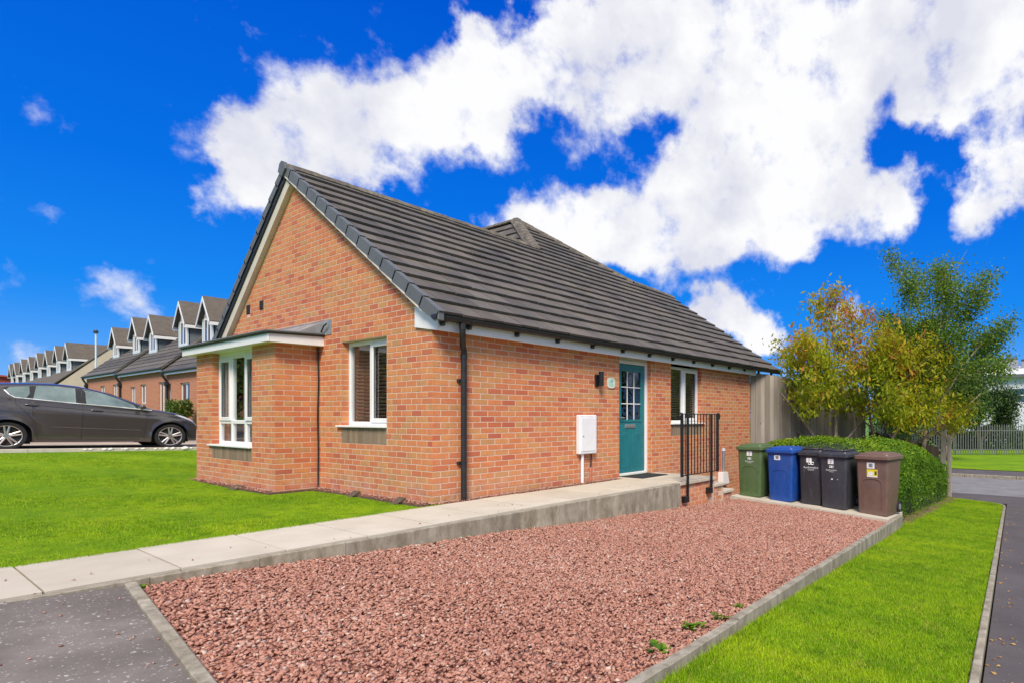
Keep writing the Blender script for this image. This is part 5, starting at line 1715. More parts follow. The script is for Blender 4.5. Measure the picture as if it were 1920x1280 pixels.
hedge = empty('clipped_hedge', (9, -2.7, -.9), 0, 'rounded clipped green hedge behind the bins', 'hedge')
HX0, HX1 = 6.42, 12.1
def hedge_sec(x, k, n, shrink=0.0):
    """outline of the hedge across at x: k from 0 (front foot) over the top to n (rear foot)"""
    t = (x - HX0) / (HX1 - HX0)
    y0 = -4.10 + .10 * t; y1 = -.75 - .9 * t
    zt = .58 - .16 * smoothstep(.25, .75, t) - .42 * smoothstep(.55, 1.0, t)
    zt -= .14 * (1 - smoothstep(0, .12, t))
    zb = pav_z(x) - .05
    a = math.pi * k / n
    c, s = math.cos(a), math.sin(a)
    yy = (y0 + y1) / 2 - (y1 - y0) / 2 * math.copysign(abs(c) ** .42, c)
    zz = zb + (zt - zb) * abs(s) ** .5
    end = smoothstep(0, .06, t) * (1 - smoothstep(.93, 1.0, t) * .45)
    m_ = (y0 + y1) / 2
    yy = m_ + (yy - m_) * (.93 + .07 * end)
    zz = zb + (zz - zb) * (.9 + .1 * end)
    b_ = .085 * mnoise.noise(Vector((x * 1.3, yy * 1.3, zz * 1.3))) + .03 * mnoise.noise(Vector((x * 4, yy * 4, zz * 4)))
    return Vector((x, m_ + (yy - m_) * (1 + b_ - shrink), zb + (zz - zb) * (1 + b_ * .7 - shrink)))


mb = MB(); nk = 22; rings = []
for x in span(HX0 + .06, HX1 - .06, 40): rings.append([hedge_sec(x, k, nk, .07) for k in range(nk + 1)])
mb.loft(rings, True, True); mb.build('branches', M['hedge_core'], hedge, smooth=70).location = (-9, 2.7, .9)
xsH = span(HX0, HX1, 120); NK = 60
grid = np.array([[hedge_sec(x, k, NK) for k in range(NK + 1)] for x in xsH])
n = 95000
iu = RNG.uniform(0, len(xsH) - 1.001, n); ik = RNG.uniform(0, NK - .001, n)
i0, k0 = iu.astype(int), ik.astype(int); fu, fk = (iu - i0)[:, None], (ik - k0)[:, None]
P = (grid[i0, k0] * (1 - fu) + grid[i0 + 1, k0] * fu) * (1 - fk) + (grid[i0, k0 + 1] * (1 - fu) + grid[i0 + 1, k0 + 1] * fu) * fk
T1 = grid[i0 + 1, k0] - grid[i0, k0]; T2 = grid[i0, k0 + 1] - grid[i0, k0]
N = np.cross(T1, T2); N /= (np.linalg.norm(N, axis=1)[:, None] + 1e-9)
ctr = np.stack([P[:, 0], np.full(n, -2.6), np.full(n, -.3)], 1)
flip = ((P - ctr) * N).sum(1) < 0; N[flip] *= -1
P = P + N * (RNG.uniform(-.08, .03, (n, 1)) + .02 * np.sin(P[:, :1] * 9) * np.cos(P[:, 1:2] * 8))
# near end cap
m2 = 9000
yy = RNG.uniform(-4.1, -.8, m2); zz = RNG.uniform(0, 1, m2)
Pc = np.stack([np.full(m2, HX0 + .02) + RNG.uniform(-.03, .05, m2), yy, -.9 + zz * 1.30], 1); Nc = np.tile(np.array([[-1.0, 0, 0]]), (m2, 1))
Pd = np.stack([np.full(m2, HX1 - .03) + RNG.uniform(-.05, .03, m2), -4.0 + RNG.uniform(0, 2.2, m2), -1.15 + zz * .95], 1)
P = np.concatenate([P, Pc, Pd]); N = np.concatenate([N, Nc, -Nc])
lump = np.array([mnoise.noise(Vector((a * 1.6, b * 1.6, c * 1.6))) for a, b, c in P])
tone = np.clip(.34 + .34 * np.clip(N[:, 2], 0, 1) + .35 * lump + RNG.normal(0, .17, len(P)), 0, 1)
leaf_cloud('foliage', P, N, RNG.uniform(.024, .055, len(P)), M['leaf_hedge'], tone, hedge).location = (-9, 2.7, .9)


def board_fence(name, p0, p1, zt0, zt1, zb0, zb1, bw, label, mat=None):
    mat = mat or M['timber']
    a, b_ = Vector(p0), Vector(p1); d = (b_ - a); L = d.length; d.normalize(); nrm = Vector((d.y, -d.x))
    e = empty(name, (a.x, a.y, zb0), 0, label, 'fence')
    n_ = int(L / bw)
    def W(s, o, z): q = a + d * s + nrm * o; return (q.x - a.x, q.y - a.y, z - zb0)
    for k in range(n_):
        s0 = k * bw - (.006 if k % 2 else -.002); s1 = (k + 1) * bw + (.006 if k % 2 else -.002)
        t0 = k / n_
        zt = zt0 + (zt1 - zt0) * t0 + random.uniform(-.012, .012); zb = zb0 + (zb1 - zb0) * t0
        o0 = random.uniform(0, .006) + (.020 if k % 2 else 0)
        mb = MB(); mb.add([W(s0, o0, zb), W(s1, o0, zb), W(s1, o0 + .018, zb), W(s0, o0 + .018, zb), W(s0, o0, zt), W(s1, o0, zt), W(s1, o0 + .018, zt), W(s0, o0 + .018, zt)],
                         [(0, 3, 2, 1), (4, 5, 6, 7), (0, 1, 5, 4), (1, 2, 6, 5), (2, 3, 7, 6), (3, 0, 4, 7)], min(1, max(0, random.gauss(.5, .38))))
        mb.build('board', mat, e)
    for fz in (.15, .55, .9):
        mb = MB(); h = lambda s: zb0 + (zb1 - zb0) * s / L + fz * ((zt0 + (zt1 - zt0) * s / L) - (zb0 + (zb1 - zb0) * s / L))
        mb.add([W(0, -.05, h(0) - .04), W(L, -.05, h(L) - .04), W(L, -.005, h(L) - .04), W(0, -.005, h(0) - .04), W(0, -.05, h(0) + .04), W(L, -.05, h(L) + .04), W(L, -.005, h(L) + .04), W(0, -.005, h(0) + .04)],
               [(0, 3, 2, 1), (4, 5, 6, 7), (0, 1, 5, 4), (1, 2, 6, 5), (2, 3, 7, 6), (3, 0, 4, 7)])
        mb.build('rail', mat, e)
    return e


board_fence('timber_fence', (8.46, .02), (12.45, -1.75), 2.16, 1.80, -1.0, -1.15, .152, 'tall weathered vertical-board fence joining the end of the brick wall')
lf = board_fence('timber_fence', (12.5, -1.80), (12.62, -3.72), .62, .20, -1.2, -1.2, .145, 'low brown timber fence behind the far end of the hedge', M['timber_dark'])
mb = MB(); mb.box(.06, .20, -2.06, -1.93, 0, 1.85, .9, .01); mb.build('post', M['timber'], lf)
mb = MB(); mb.box(.06, .16, -2.20, -2.10, 0, 1.75, .8, .01); mb.build('post', M['timber'], lf)

# palisade fence beyond the road
pal = empty('palisade_fence', (35, 0, -1.35), rad(0), 'grey steel palisade security fence beyond the far grass', 'fence')
A, B_ = Vector((31.0, 3.2)), Vector((39.0, -7.6))
d = (B_ - A); L = d.length; d.normalize(); nv = Vector((d.y, -d.x))
mb0 = None
n_ = int(L / .158)
for k in range(n_):
    q = A + d * (k * .158)
    if mb0 is None:
        mb = MB(); w = .034
        sec = [(-w, 0), (-w * .35, .018), (w * .35, .018), (w, 0), (w * .8, -.004), (-w * .8, -.004)]
        ring_ = lambda z, f=1: [(d.x * s * f + nv.x * o, d.y * s * f + nv.y * o, z) for s, o in sec]
        mb.loft([ring_(0), ring_(1.78), ring_(1.92, .35)], True, True, .5)
        mb0 = mb.build('pale', M['steel'], pal)
        mb0.location = (q.x - 35, q.y, .05)
    else:
        c = mb0.copy(); COL.objects.link(c); c.location = (q.x - 35, q.y, .05)
for z in (.35, 1.55):
    mb = MB(); a_, b2 = A - nv * .03, B_ - nv * .03
    mb.tube([(a_.x - 35, a_.y, z), (b2.x - 35, b2.y, z)], .03, 6); mb.build('rail', M['steel'], pal)
for k in range(6):
    q = A + d * (k * 2.75) - nv * .07
    mb = MB(); mb.box(q.x - 35 - .05, q.x - 35 + .05, q.y - .03, q.y + .03, 0, 1.8, .5); mb.build('post', M['steel'], pal)

# ================================================================== TREES
def tree(name, base, stems, levels, leaf, label, bark, group=None, seed=1, crown_fn=None, nleaf=12, lsize=(.05, .09), spread=.16, droop=.5, tone_fn=None, aspect=.45, min_r=.006, gaps=0.0):
    """stems: list of (direction, length, radius); grows limbs level by level, leaves hang round the last twigs"""
    rnd = random.Random(seed)
    e = empty(name, base, 0, label, 'tree', group)
    tr = MB(); tips = []

    def limb(p, d, L, r, lev):
        pts, rs = [p.copy()], [r]
        n_ = 5 if lev == 0 else 4
        q = p.copy(); dd = d.copy()
        for i in range(n_):
            dd = (dd + Vector((rnd.gauss(0, .10), rnd.gauss(0, .10), rnd.gauss(.03 if lev < 2 else -.04 * droop, .08)))).normalized()
            q = q + dd * (L / n_)
            pts.append(q.copy()); rs.append(max(min_r * .6, r * (1 - .62 * (i + 1) / n_)))
        if lev > 0 and crown_fn and not crown_fn(pts[-1]) and not crown_fn(pts[2]): return
        tr.tube(pts, rs, 7 if lev == 0 else 5, .5, False)
        if lev >= levels - 1:
            for i in range(1, len(pts)): tips.append((pts[i], (pts[i] - pts[i - 1]).normalized(), lev))
            return
        kids = (4, 5, 5, 4)[lev] + rnd.choice((0, 1))
        for c in range(kids):
            t = .30 + .70 * (c + rnd.random() * .6) / kids
            t = min(t, .98)
            idx = t * n_; i0 = min(int(idx), n_ - 1); f_ = idx - i0
            pp = pts[i0].lerp(pts[i0 + 1], f_)
            ax = (pts[i0 + 1] - pts[i0]).normalized()
            side = ax.orthogonal().normalized(); side.rotate(Matrix.Rotation(rnd.random() * 6.283, 3, ax))
            ang = rnd.uniform(.45, .95)
            nd_ = (ax * math.cos(ang) + side * math.sin(ang)).normalized()
            LL = L * rnd.uniform(.48, .72) * (1.1 - .35 * t)
            rr = max(min_r, rs[i0] * .55)
            limb(pp, nd_, LL, rr, lev + 1)
        limb(pts[-1], dd, L * .42, max(min_r, rs[-1]), lev + 1)

    for (d_, L, r, off) in stems:
        limb(Vector(off), Vector(d_).normalized(), L, r, 0)
    tr.build('trunk', bark, e, smooth=60)
    P, T, N = [], [], []
    for (p, ax, lev) in tips:
        if crown_fn and not crown_fn(p): continue
        if rnd.random() < gaps: continue
        k_ = int(nleaf * rnd.uniform(.4, 1.6))
        for _ in range(k_):
            q = p + Vector((rnd.gauss(0, spread), rnd.gauss(0, spread), rnd.gauss(-spread * .35 * droop, spread)))
            P.append(q); N.append(Vector((rnd.gauss(0, 1), rnd.gauss(0, 1), rnd.gauss(.3, .7))).normalized())
            T.append(tone_fn(q, rnd) if tone_fn else rnd.random())
    P = np.array([tuple(v) for v in P]); N = np.array([tuple(v) for v in N]); T = np.clip(np.array(T), 0, 1)
    leaf_cloud('crown', P, N, RNG.uniform(lsize[0], lsize[1], len(P)), leaf, T, e, droop=droop, aspect=aspect)
    return e, len(P)


def side_of(p): return p.x * .5416 - p.y * .8406       # across the street front


def cherry_tone(q, rnd):
    n_ = mnoise.noise(Vector(q) * .9 + Vector((3, 1, 7)))
    up = smoothstep(2.4, 4.6, q.z)
    return .34 + .20 * n_ + .26 * up + rnd.gauss(0, .15) + (.28 if mnoise.noise(Vector(q) * 1.7) > .28 else 0)


def birch_tone(q, rnd):
    n_ = mnoise.noise(Vector(q) * 1.1)
    return .42 + .25 * n_ + rnd.gauss(0, .15) + (.45 if rnd.random() < .03 else 0)


tree('cherry_tree', (10.25, -1.43, -.95), [((-.62, .55, 1.0), 2.5, .055, (0, 0, .85)), ((-.05, -.1, 1.0), 2.9, .06, (0, 0, .85)), ((.45, -.55, 1.0), 2.5, .05, (0, 0, .85)), ((0, .0, 1), .9, .08, (0, 0, 0)), ((-.25, .95, .9), 2.5, .045, (0, 0, .9)), ((.5, .45, 1.0), 2.4, .045, (0, 0, .9))],
     3, M['leaf_cherry'], 'small multi-stemmed autumn tree with yellow-green leaves, nearest the house', M['bark'], 'autumn trees behind the hedge', 5, nleaf=42, lsize=(.09, .165), spread=.15, droop=1.1, tone_fn=cherry_tone, aspect=.36, gaps=.13,
     crown_fn=lambda p: p.z > 1.95 + .30 * max(0, -side_of(p)) and (-1.15 if p.z < 3.2 else -1.7) < side_of(p) < 1.3)
tree('cherry_tree', (11.85, -2.25, -1.05), [((-.3, .35, 1.0), 2.9, .055, (0, 0, .85)), ((.2, -.55, 1.0), 2.8, .06, (0, 0, .85)), ((0, .0, 1), .9, .085, (0, 0, 0)), ((.45, -.95, .55), 2.2, .045, (0, 0, .9)), ((-.5, -.3, .9), 2.4, .045, (0, 0, .9))],
     3, M['leaf_cherry'], 'autumn tree with orange and yellow leaves, between the other two', M['bark'], 'autumn trees behind the hedge', 23, nleaf=42, lsize=(.09, .165), spread=.15, droop=1.1, tone_fn=lambda q, r: cherry_tone(q, r) + .08, aspect=.36, gaps=.13,
     crown_fn=lambda p: p.z > 1.9 and -1.2 < side_of(p) < 2.3)
tree('birch_tree', (12.15, -3.22, -1.1), [((.05, -.10, 1.0), 4.7, .075, (0, 0, 0)), ((.15, -.62, 1.0), 2.5, .04, (0, -.1, 1.7)), ((-.05, .12, 1.0), 2.7, .04, (.03, -.1, 2.0)), ((.1, -.3, 1.0), 2.4, .03, (0, -.1, 2.4)), ((.1, .5, .5), 1.1, .025, (0, -.1, 1.6))],
     3, M['leaf_birch'], 'tall slender birch with pale trunk and small green leaves', M['birch_bark'], None, 31, nleaf=80, lsize=(.045, .08), spread=.15, droop=.9, tone_fn=birch_tone, aspect=.7, gaps=.2,
     crown_fn=lambda p: p.z > 1.55 and -.9 < side_of(p) < (1.9 if p.z > 3.4 else 1.5))
tree('broadleaf_tree', (28.6, -1.7, -1.3), [((.0, .1, 1.0), 3.9, .16, (0, 0, 0)), ((.3, -.5, 1), 3.2, .1, (0, 0, 1.0)), ((-.4, .5, 1), 3.4, .1, (0, 0, 1.0)), ((.1, -.4, 1.0), 2.4, .08, (0, 0, .8)), ((-.1, .9, .8), 3.4, .08, (0, 0, .8))],
     3, M['leaf_mid'], 'green broadleaf tree across the road behind the birch', M['bark'], None, 8, nleaf=34, lsize=(.10, .19), spread=.36, droop=.5, tone_fn=birch_tone, aspect=.6, crown_fn=lambda p: p.z > .9 and side_of(p) < 1.3)
tree('broadleaf_tree', (21.5, 7.2, -1.2), [((.0, .0, 1.0), 3.6, .14, (0, 0, 0)), ((.3, .4, 1), 2.8, .09, (0, 0, 1.2)), ((-.4, -.5, 1), 2.8, .09, (0, 0, 1.2))],
     3, M['leaf_mid'], 'distant green tree showing over the right end of the roof', M['bark'], None, 12, nleaf=16, lsize=(.09, .16), spread=.3, droop=.5, tone_fn=birch_tone, aspect=.6)
tree('conifer_tree', (42, -1.9, -1.4), [((0, 0, 1.0), 4.6, .2, (0, 0, 0)), ((.1, -.9, .7), 3.0, .1, (0, 0, .8)), ((-.1, .9, .7), 3.2, .1, (0, 0, .8)), ((.2, -.5, 1), 3.0, .1, (0, 0, .6)), ((-.2, .5, 1), 3.2, .1, (0, 0, .6))],
     3, M['leaf_dark'], 'dark evergreen tree behind the steel palisade fence', M['stem'], None, 3, nleaf=40, lsize=(.14, .28), spread=.38, droop=.3, aspect=.35, crown_fn=lambda p: p.z < 4.4 and -2.2 < side_of(p) < 1.6)
# dark planting behind the palisade
sb = empty('shrub_bank', (41, 2, -1.5), 0, 'dark shrubs seen through the steel palisade fence', 'shrubs')
n = 15000
Yb = RNG.uniform(-8.5, 5, n); Xb = 41 + RNG.uniform(-.9, .9, n) - (Yb - 2) * .74; Zb = RNG.uniform(0, 1, n) ** .8 * (1.75 + .35 * np.sin(Yb * 1.7))
P = np.stack([Xb - 41, Yb - 2, Zb], 1)
keep = (Yb > -6.6)
P = P[keep]
N = RNG.normal(0, 1, P.shape); N /= np.linalg.norm(N, axis=1)[:, None]
leaf_cloud('foliage', P, N, RNG.uniform(.15, .32, len(P)), M['leaf_dark'], RNG.uniform(0, .8, len(P)), sb)
mb = MB()
for k in range(12):
    y = 2.5 - k * .9; x = -(y) * .74
    mb.tube([(x, y, 0), (x + .1, y + .1, .9), (x, y + .2, 1.7)], [.06, .04, .02], 5)
mb.build('stems', M['stem'], sb)
# weeds on the gravel by the kerb, and one by the edging
def weed(x, y, s, lab, seed):
    r_ = random.Random(seed)
    e = empty('weed', (x, y, gz(x, y) + .005), 0, lab, 'weed', 'weeds in the gravel along the kerb')
    mb = MB()
    for k in range(26):
        a = r_.random() * 6.283; L = s * r_.uniform(.5, 1.2); up = r_.uniform(.25, 1.0)
        d_ = Vector((math.cos(a), math.sin(a), up)).normalized(); w_ = d_.cross(Vector((0, 0, 1))).normalized() * L * .26
        b0 = Vector((r_.gauss(0, s * .35), r_.gauss(0, s * .35), 0))
        mb.add([b0, b0 + d_ * L * .55 + w_, b0 + d_ * L + Vector((0, 0, -L * .2)), b0 + d_ * L * .55 - w_], [(0, 1, 2, 3)], r_.random() * .8)
    mb.build('leaves', M['leaf_hedge'], e, fix=False)


weed(-1.35, -4.40, .075, 'leafy weed nearest the camera against the gravel kerb', 1)
weed(-.92, -4.36, .07, 'second leafy weed along the gravel kerb', 2)
weed(-.62, -4.38, .055, 'third, smaller weed along the gravel kerb', 3)
weed(-.30, -4.36, .04, 'fourth and smallest weed along the gravel kerb', 4)
weed(-2.86, -1.42, .03, 'tiny weed where the edging meets the path', 5)
# small bush by the terrace window
bs = empty('potted_bush', (5.75, 31.6, 1.0), 0, 'leafy bush below the window of the nearest terraced house', 'bush')
n = 1600
th = RNG.uniform(0, 6.283, n); ph = RNG.uniform(0, 1, n); rr = RNG.uniform(.3, 1, n) ** .4
P = np.stack([np.cos(th) * rr * .45, np.sin(th) * rr * .55, .1 + ph * .75], 1)
N = RNG.normal(0, 1, P.shape); N /= np.linalg.norm(N, axis=1)[:, None]
leaf_cloud('foliage', P, N, RNG.uniform(.12, .26, n), M['leaf_mid'], RNG.uniform(0, 1, n), bs, aspect=.3)
mb = MB(); mb.tube([(0, 0, -.3), (0, 0, .9)], .05, 6); mb.build('stem', M['stem'], bs)

# fallen leaves along the footway edging
for k in range(60):
    x = -.3 + 11 * random.random() ** 1.6; y = pav_y(x) - .07 - abs(random.gauss(0, .10))
    mb = MB(); s_ = random.uniform(.006, .016); a = random.random() * 6.28
    pts = [(s_ * 1.6 * math.cos(t) * math.cos(a) - s_ * .7 * math.sin(t) * math.sin(a), s_ * 1.6 * math.cos(t) * math.sin(a) + s_ * .7 * math.sin(t) * math.cos(a), .004 * math.sin(2 * t) + .006) for t in [2 * math.pi * i / 6 for i in range(6)]]
    mb.add(pts + [(0, 0, .012)], [(i, (i + 1) % 6, 6) for i in range(6)], random.random())
    o = mb.build('fallen_leaf', M['fallen_leaf'], fix=False); o.location = (x, y, pav_z(x) - .03)
    tag(o, 'dry fallen leaf lying on the footway beside its edging', 'leaf', 'fallen leaves along the footway edging')

# white stones between lawn and drive
for k in range(17):
    x = -.95 + k * .105 + random.uniform(-.06, .06); s_ = random.uniform(.015, .05) * (1 if k % 5 else 1.3)
    q = ICO_V * np.array([s_ * 1.5, s_, s_ * .8]) * (1 + RNG.uniform(-.2, .2, (12, 1)))
    me = np_mesh('white_stone', q, ICO_F, M['white_stone'])
    me.location = (x, 11.33 + random.uniform(-.03, .03), edge_z(x) + .0)
    tag(me, 'white rounded stone in the row between lawn and parked car', 'stone', 'white stones edging the lawn')

# ================================================================== PARKED CAR
car = empty('parked_car', (-1.956, 13.16, .345), 0, 'dark grey five-door hatchback parked on the drive', 'car')
car.rotation_euler = (0, math.atan(.030), 0)
WB = 2.60
PROF = [(-.70, .50), (-.705, .72), (-.68, .95), (-.62, 1.12), (-.53, 1.27), (-.42, 1.36), (-.25, 1.405), (0, 1.43), (.36, 1.458), (.74, 1.466), (1.06, 1.436), (1.40, 1.352), (1.66, 1.246), (1.94, 1.115), (2.20, .992), (2.31, .948), (2.51, .925), (2.71, .882), (2.92, .80), (3.06, .715), (3.15, .60), (3.18, .45), (3.15, .30)]
def top_z(x):
    for (a, za), (b_, zb) in zip(PROF[3:19], PROF[4:20]):
        if a <= x <= b_: return za + (zb - za) * (x - a) / (b_ - a)
    return .7
BELT = [(-.62, 1.13), (.0, 1.12), (.09, 1.10), (.36, 1.083), (.82, 1.037), (1.49, .985), (2.27, .915), (3.2, .80)]
def belt_z(x):
    for (a, za), (b_, zb) in zip(BELT, BELT[1:]):
        if a <= x <= b_: return za + (zb - za) * (x - a) / (b_ - a)
    return 1.13 if x < 0 else .8
def half_w(x, z):
    plan = 1 - .20 * smoothstep(2.35, 3.2, x) ** 1.5 - .12 * smoothstep(-.1, -.72, x) if x > 0 else 1 - .12 * smoothstep(.1, .72, -x)
    bz_ = belt_z(x)
    if z <= bz_:
        t = z / bz_
        w = .80 + .062 * math.sin(min(1, max(0, (t - .05) / .9)) * math.pi) ** .7
        w += .010 * smoothstep(.66, .80, t) - .016 * smoothstep(.80, .90, t)      # shoulder crease
        w += .014 * smoothstep(.42, .30, t) if t < .42 else 0                      # sill swell
        for wx in (0, WB):
            r_ = math.hypot(x - wx, z - .30)
            w += .022 * (1 - smoothstep(.34, .46, r_))
    else:
        t = (z - bz_) / max(.05, 1.46 - bz_)
        w = .800 - .205 * t
    return w * plan
def edge_f(d_):
    t = min(1, max(0, d_ / .085)); return .86 + .14 * math.sqrt(1 - (1 - t) ** 2)
def low_z(x):
    z = .165 + .02 * smoothstep(2.2, 3.1, x) + .12 * smoothstep(-.3, -.7, x) * 0 + (.10 * smoothstep(.35, .7, -x) if x < 0 else 0)
    for wx in (0, WB):
        d_ = abs(x - wx)
        if d_ < .355: z = max(z, .30 + math.sqrt(.355 ** 2 - d_ ** 2))
    return z
xs_ = sorted(set([round(v, 3) for v in span(-.66, 3.14, 70) + span(-.36, .36, 31) + span(WB - .36, WB + .36, 31)]))
NZ = 22
vs, fs = [], []
for x in xs_:
    zt = top_z(x) if x < 3.06 else .715 - (x - 3.06) * 1.3
    if x < -.62: zt = .95 + (x + .68) / .06 * .17
    zl = low_z(x)
    for sgn in (-1, 1):
        for k in range(NZ + 1):
            z = zl + (zt - zl) * (1 - (1 - k / NZ) ** 1.6)
            w = half_w(x, z)
            w *= edge_f(zt - z)
            vs.append((x, sgn * w, z - .0))
    # crown over the top
    for k in range(1, 6):
        u_ = -1 + k / 3
        wt = abs(vs[-1][1])
        vs.append((x, wt * u_, zt + .028 * (1 - u_ * u_)))
ST = 2 * (NZ + 1) + 5
for i in range(len(xs_) - 1):
    a, b_ = i * ST, (i + 1) * ST
    for sg in (0, 1):
        o0 = sg * (NZ + 1)
        for k in range(NZ): fs.append((a + o0 + k, b_ + o0 + k, b_ + o0 + k + 1, a + o0 + k + 1))
    top = [NZ] + [2 * (NZ + 1) + k for k in range(5)] + [2 * NZ + 1]
    for k in range(len(top) - 1): fs.append((a + top[k], b_ + top[k], b_ + top[k + 1], a + top[k + 1]))
for i in (0, len(xs_) - 1):
    a = i * ST
    for k in range(NZ): fs.append((a + k, a + k + 1, a + NZ + 1 + k + 1, a + NZ + 1 + k))
    fs.append(tuple([a + NZ] + [a + 2 * (NZ + 1) + k for k in range(5)] + [a + 2 * NZ + 1]))
mb = MB(); mb.add(vs, fs); body = mb.build('body', M['car'], car, smooth=38)
mb = MB(); mb.box(-.5, 3.0, -.62, .62, .16, .42); mb.build('underbody', M['alloy_dark'], car)
for wx in (0, WB):
    for sgn in (-1, 1):
        mb = MB(); arc = [(wx + .365 * math.cos(a), .30 + .365 * math.sin(a)) for a in [math.pi * k / 16 for k in range(17)]]
        mb.loft([[(x, sgn * .80, z) for x, z in arc], [(x, sgn * .55, z) for x, z in arc]], False, False)
        mb.add([(x, sgn * .55, z) for x, z in arc] + [(wx + .365, sgn * .55, .12), (wx - .365, sgn * .55, .12)], [tuple(list(range(17)) + [18, 17])])
        mb.build('arch_liner', M['alloy_dark'], car)


def side_patch(name, poly, mat, parent, off=.004, sgn=-1, res=.05):
    """a panel laid on the body side: poly in (x, z), split in vertical strips"""
    x0, x1 = min(p[0] for p in poly), max(p[0] for p in poly)
    n_ = max(2, int((x1 - x0) / res))
    vs, fs = [], []
    m_ = 5
    for i in range(n_ + 1):
        x = x0 + (x1 - x0) * i / n_
        x = min(max(x, x0 + 1e-4), x1 - 1e-4)
        zs = []
        for (a, b_) in zip(poly, poly[1:] + poly[:1]):
            if (a[0] - x) * (b_[0] - x) <= 0 and a[0] != b_[0]:
                zs.append(a[1] + (b_[1] - a[1]) * (x - a[0]) / (b_[0] - a[0]))
        lo, hi = min(zs), max(zs)
        for k in range(m_ + 1):
            z = lo + (hi - lo) * k / m_
            zt = top_z(x)
            w = half_w(x, z) * edge_f(zt - z) + off
            vs.append((x, sgn * w, z))
    for i in range(n_):
        for k in range(m_):
            a = i * (m_ + 1) + k
            fs.append((a, a + m_ + 1, a + m_ + 2, a + 1))
    mb = MB(); mb.add(vs, fs); return mb.build(name, mat, parent, smooth=60)


def side_line(name, pts, r, mat, parent, off=.002, sgn=-1, n=8):
    out = []
    for (a, b_) in zip(pts, pts[1:]):
        for k in range(n):
            x, z = a[0] + (b_[0] - a[0]) * k / n, a[1] + (b_[1] - a[1]) * k / n
            out.append((x, z))
    out.append(pts[-1])
    mb = MB(); mb.tube([(x, sgn * (half_w(x, z) * edge_f(top_z(x) - z) + off), z) for x, z in out], r, 6); return mb.build(name, mat, parent, smooth=60)


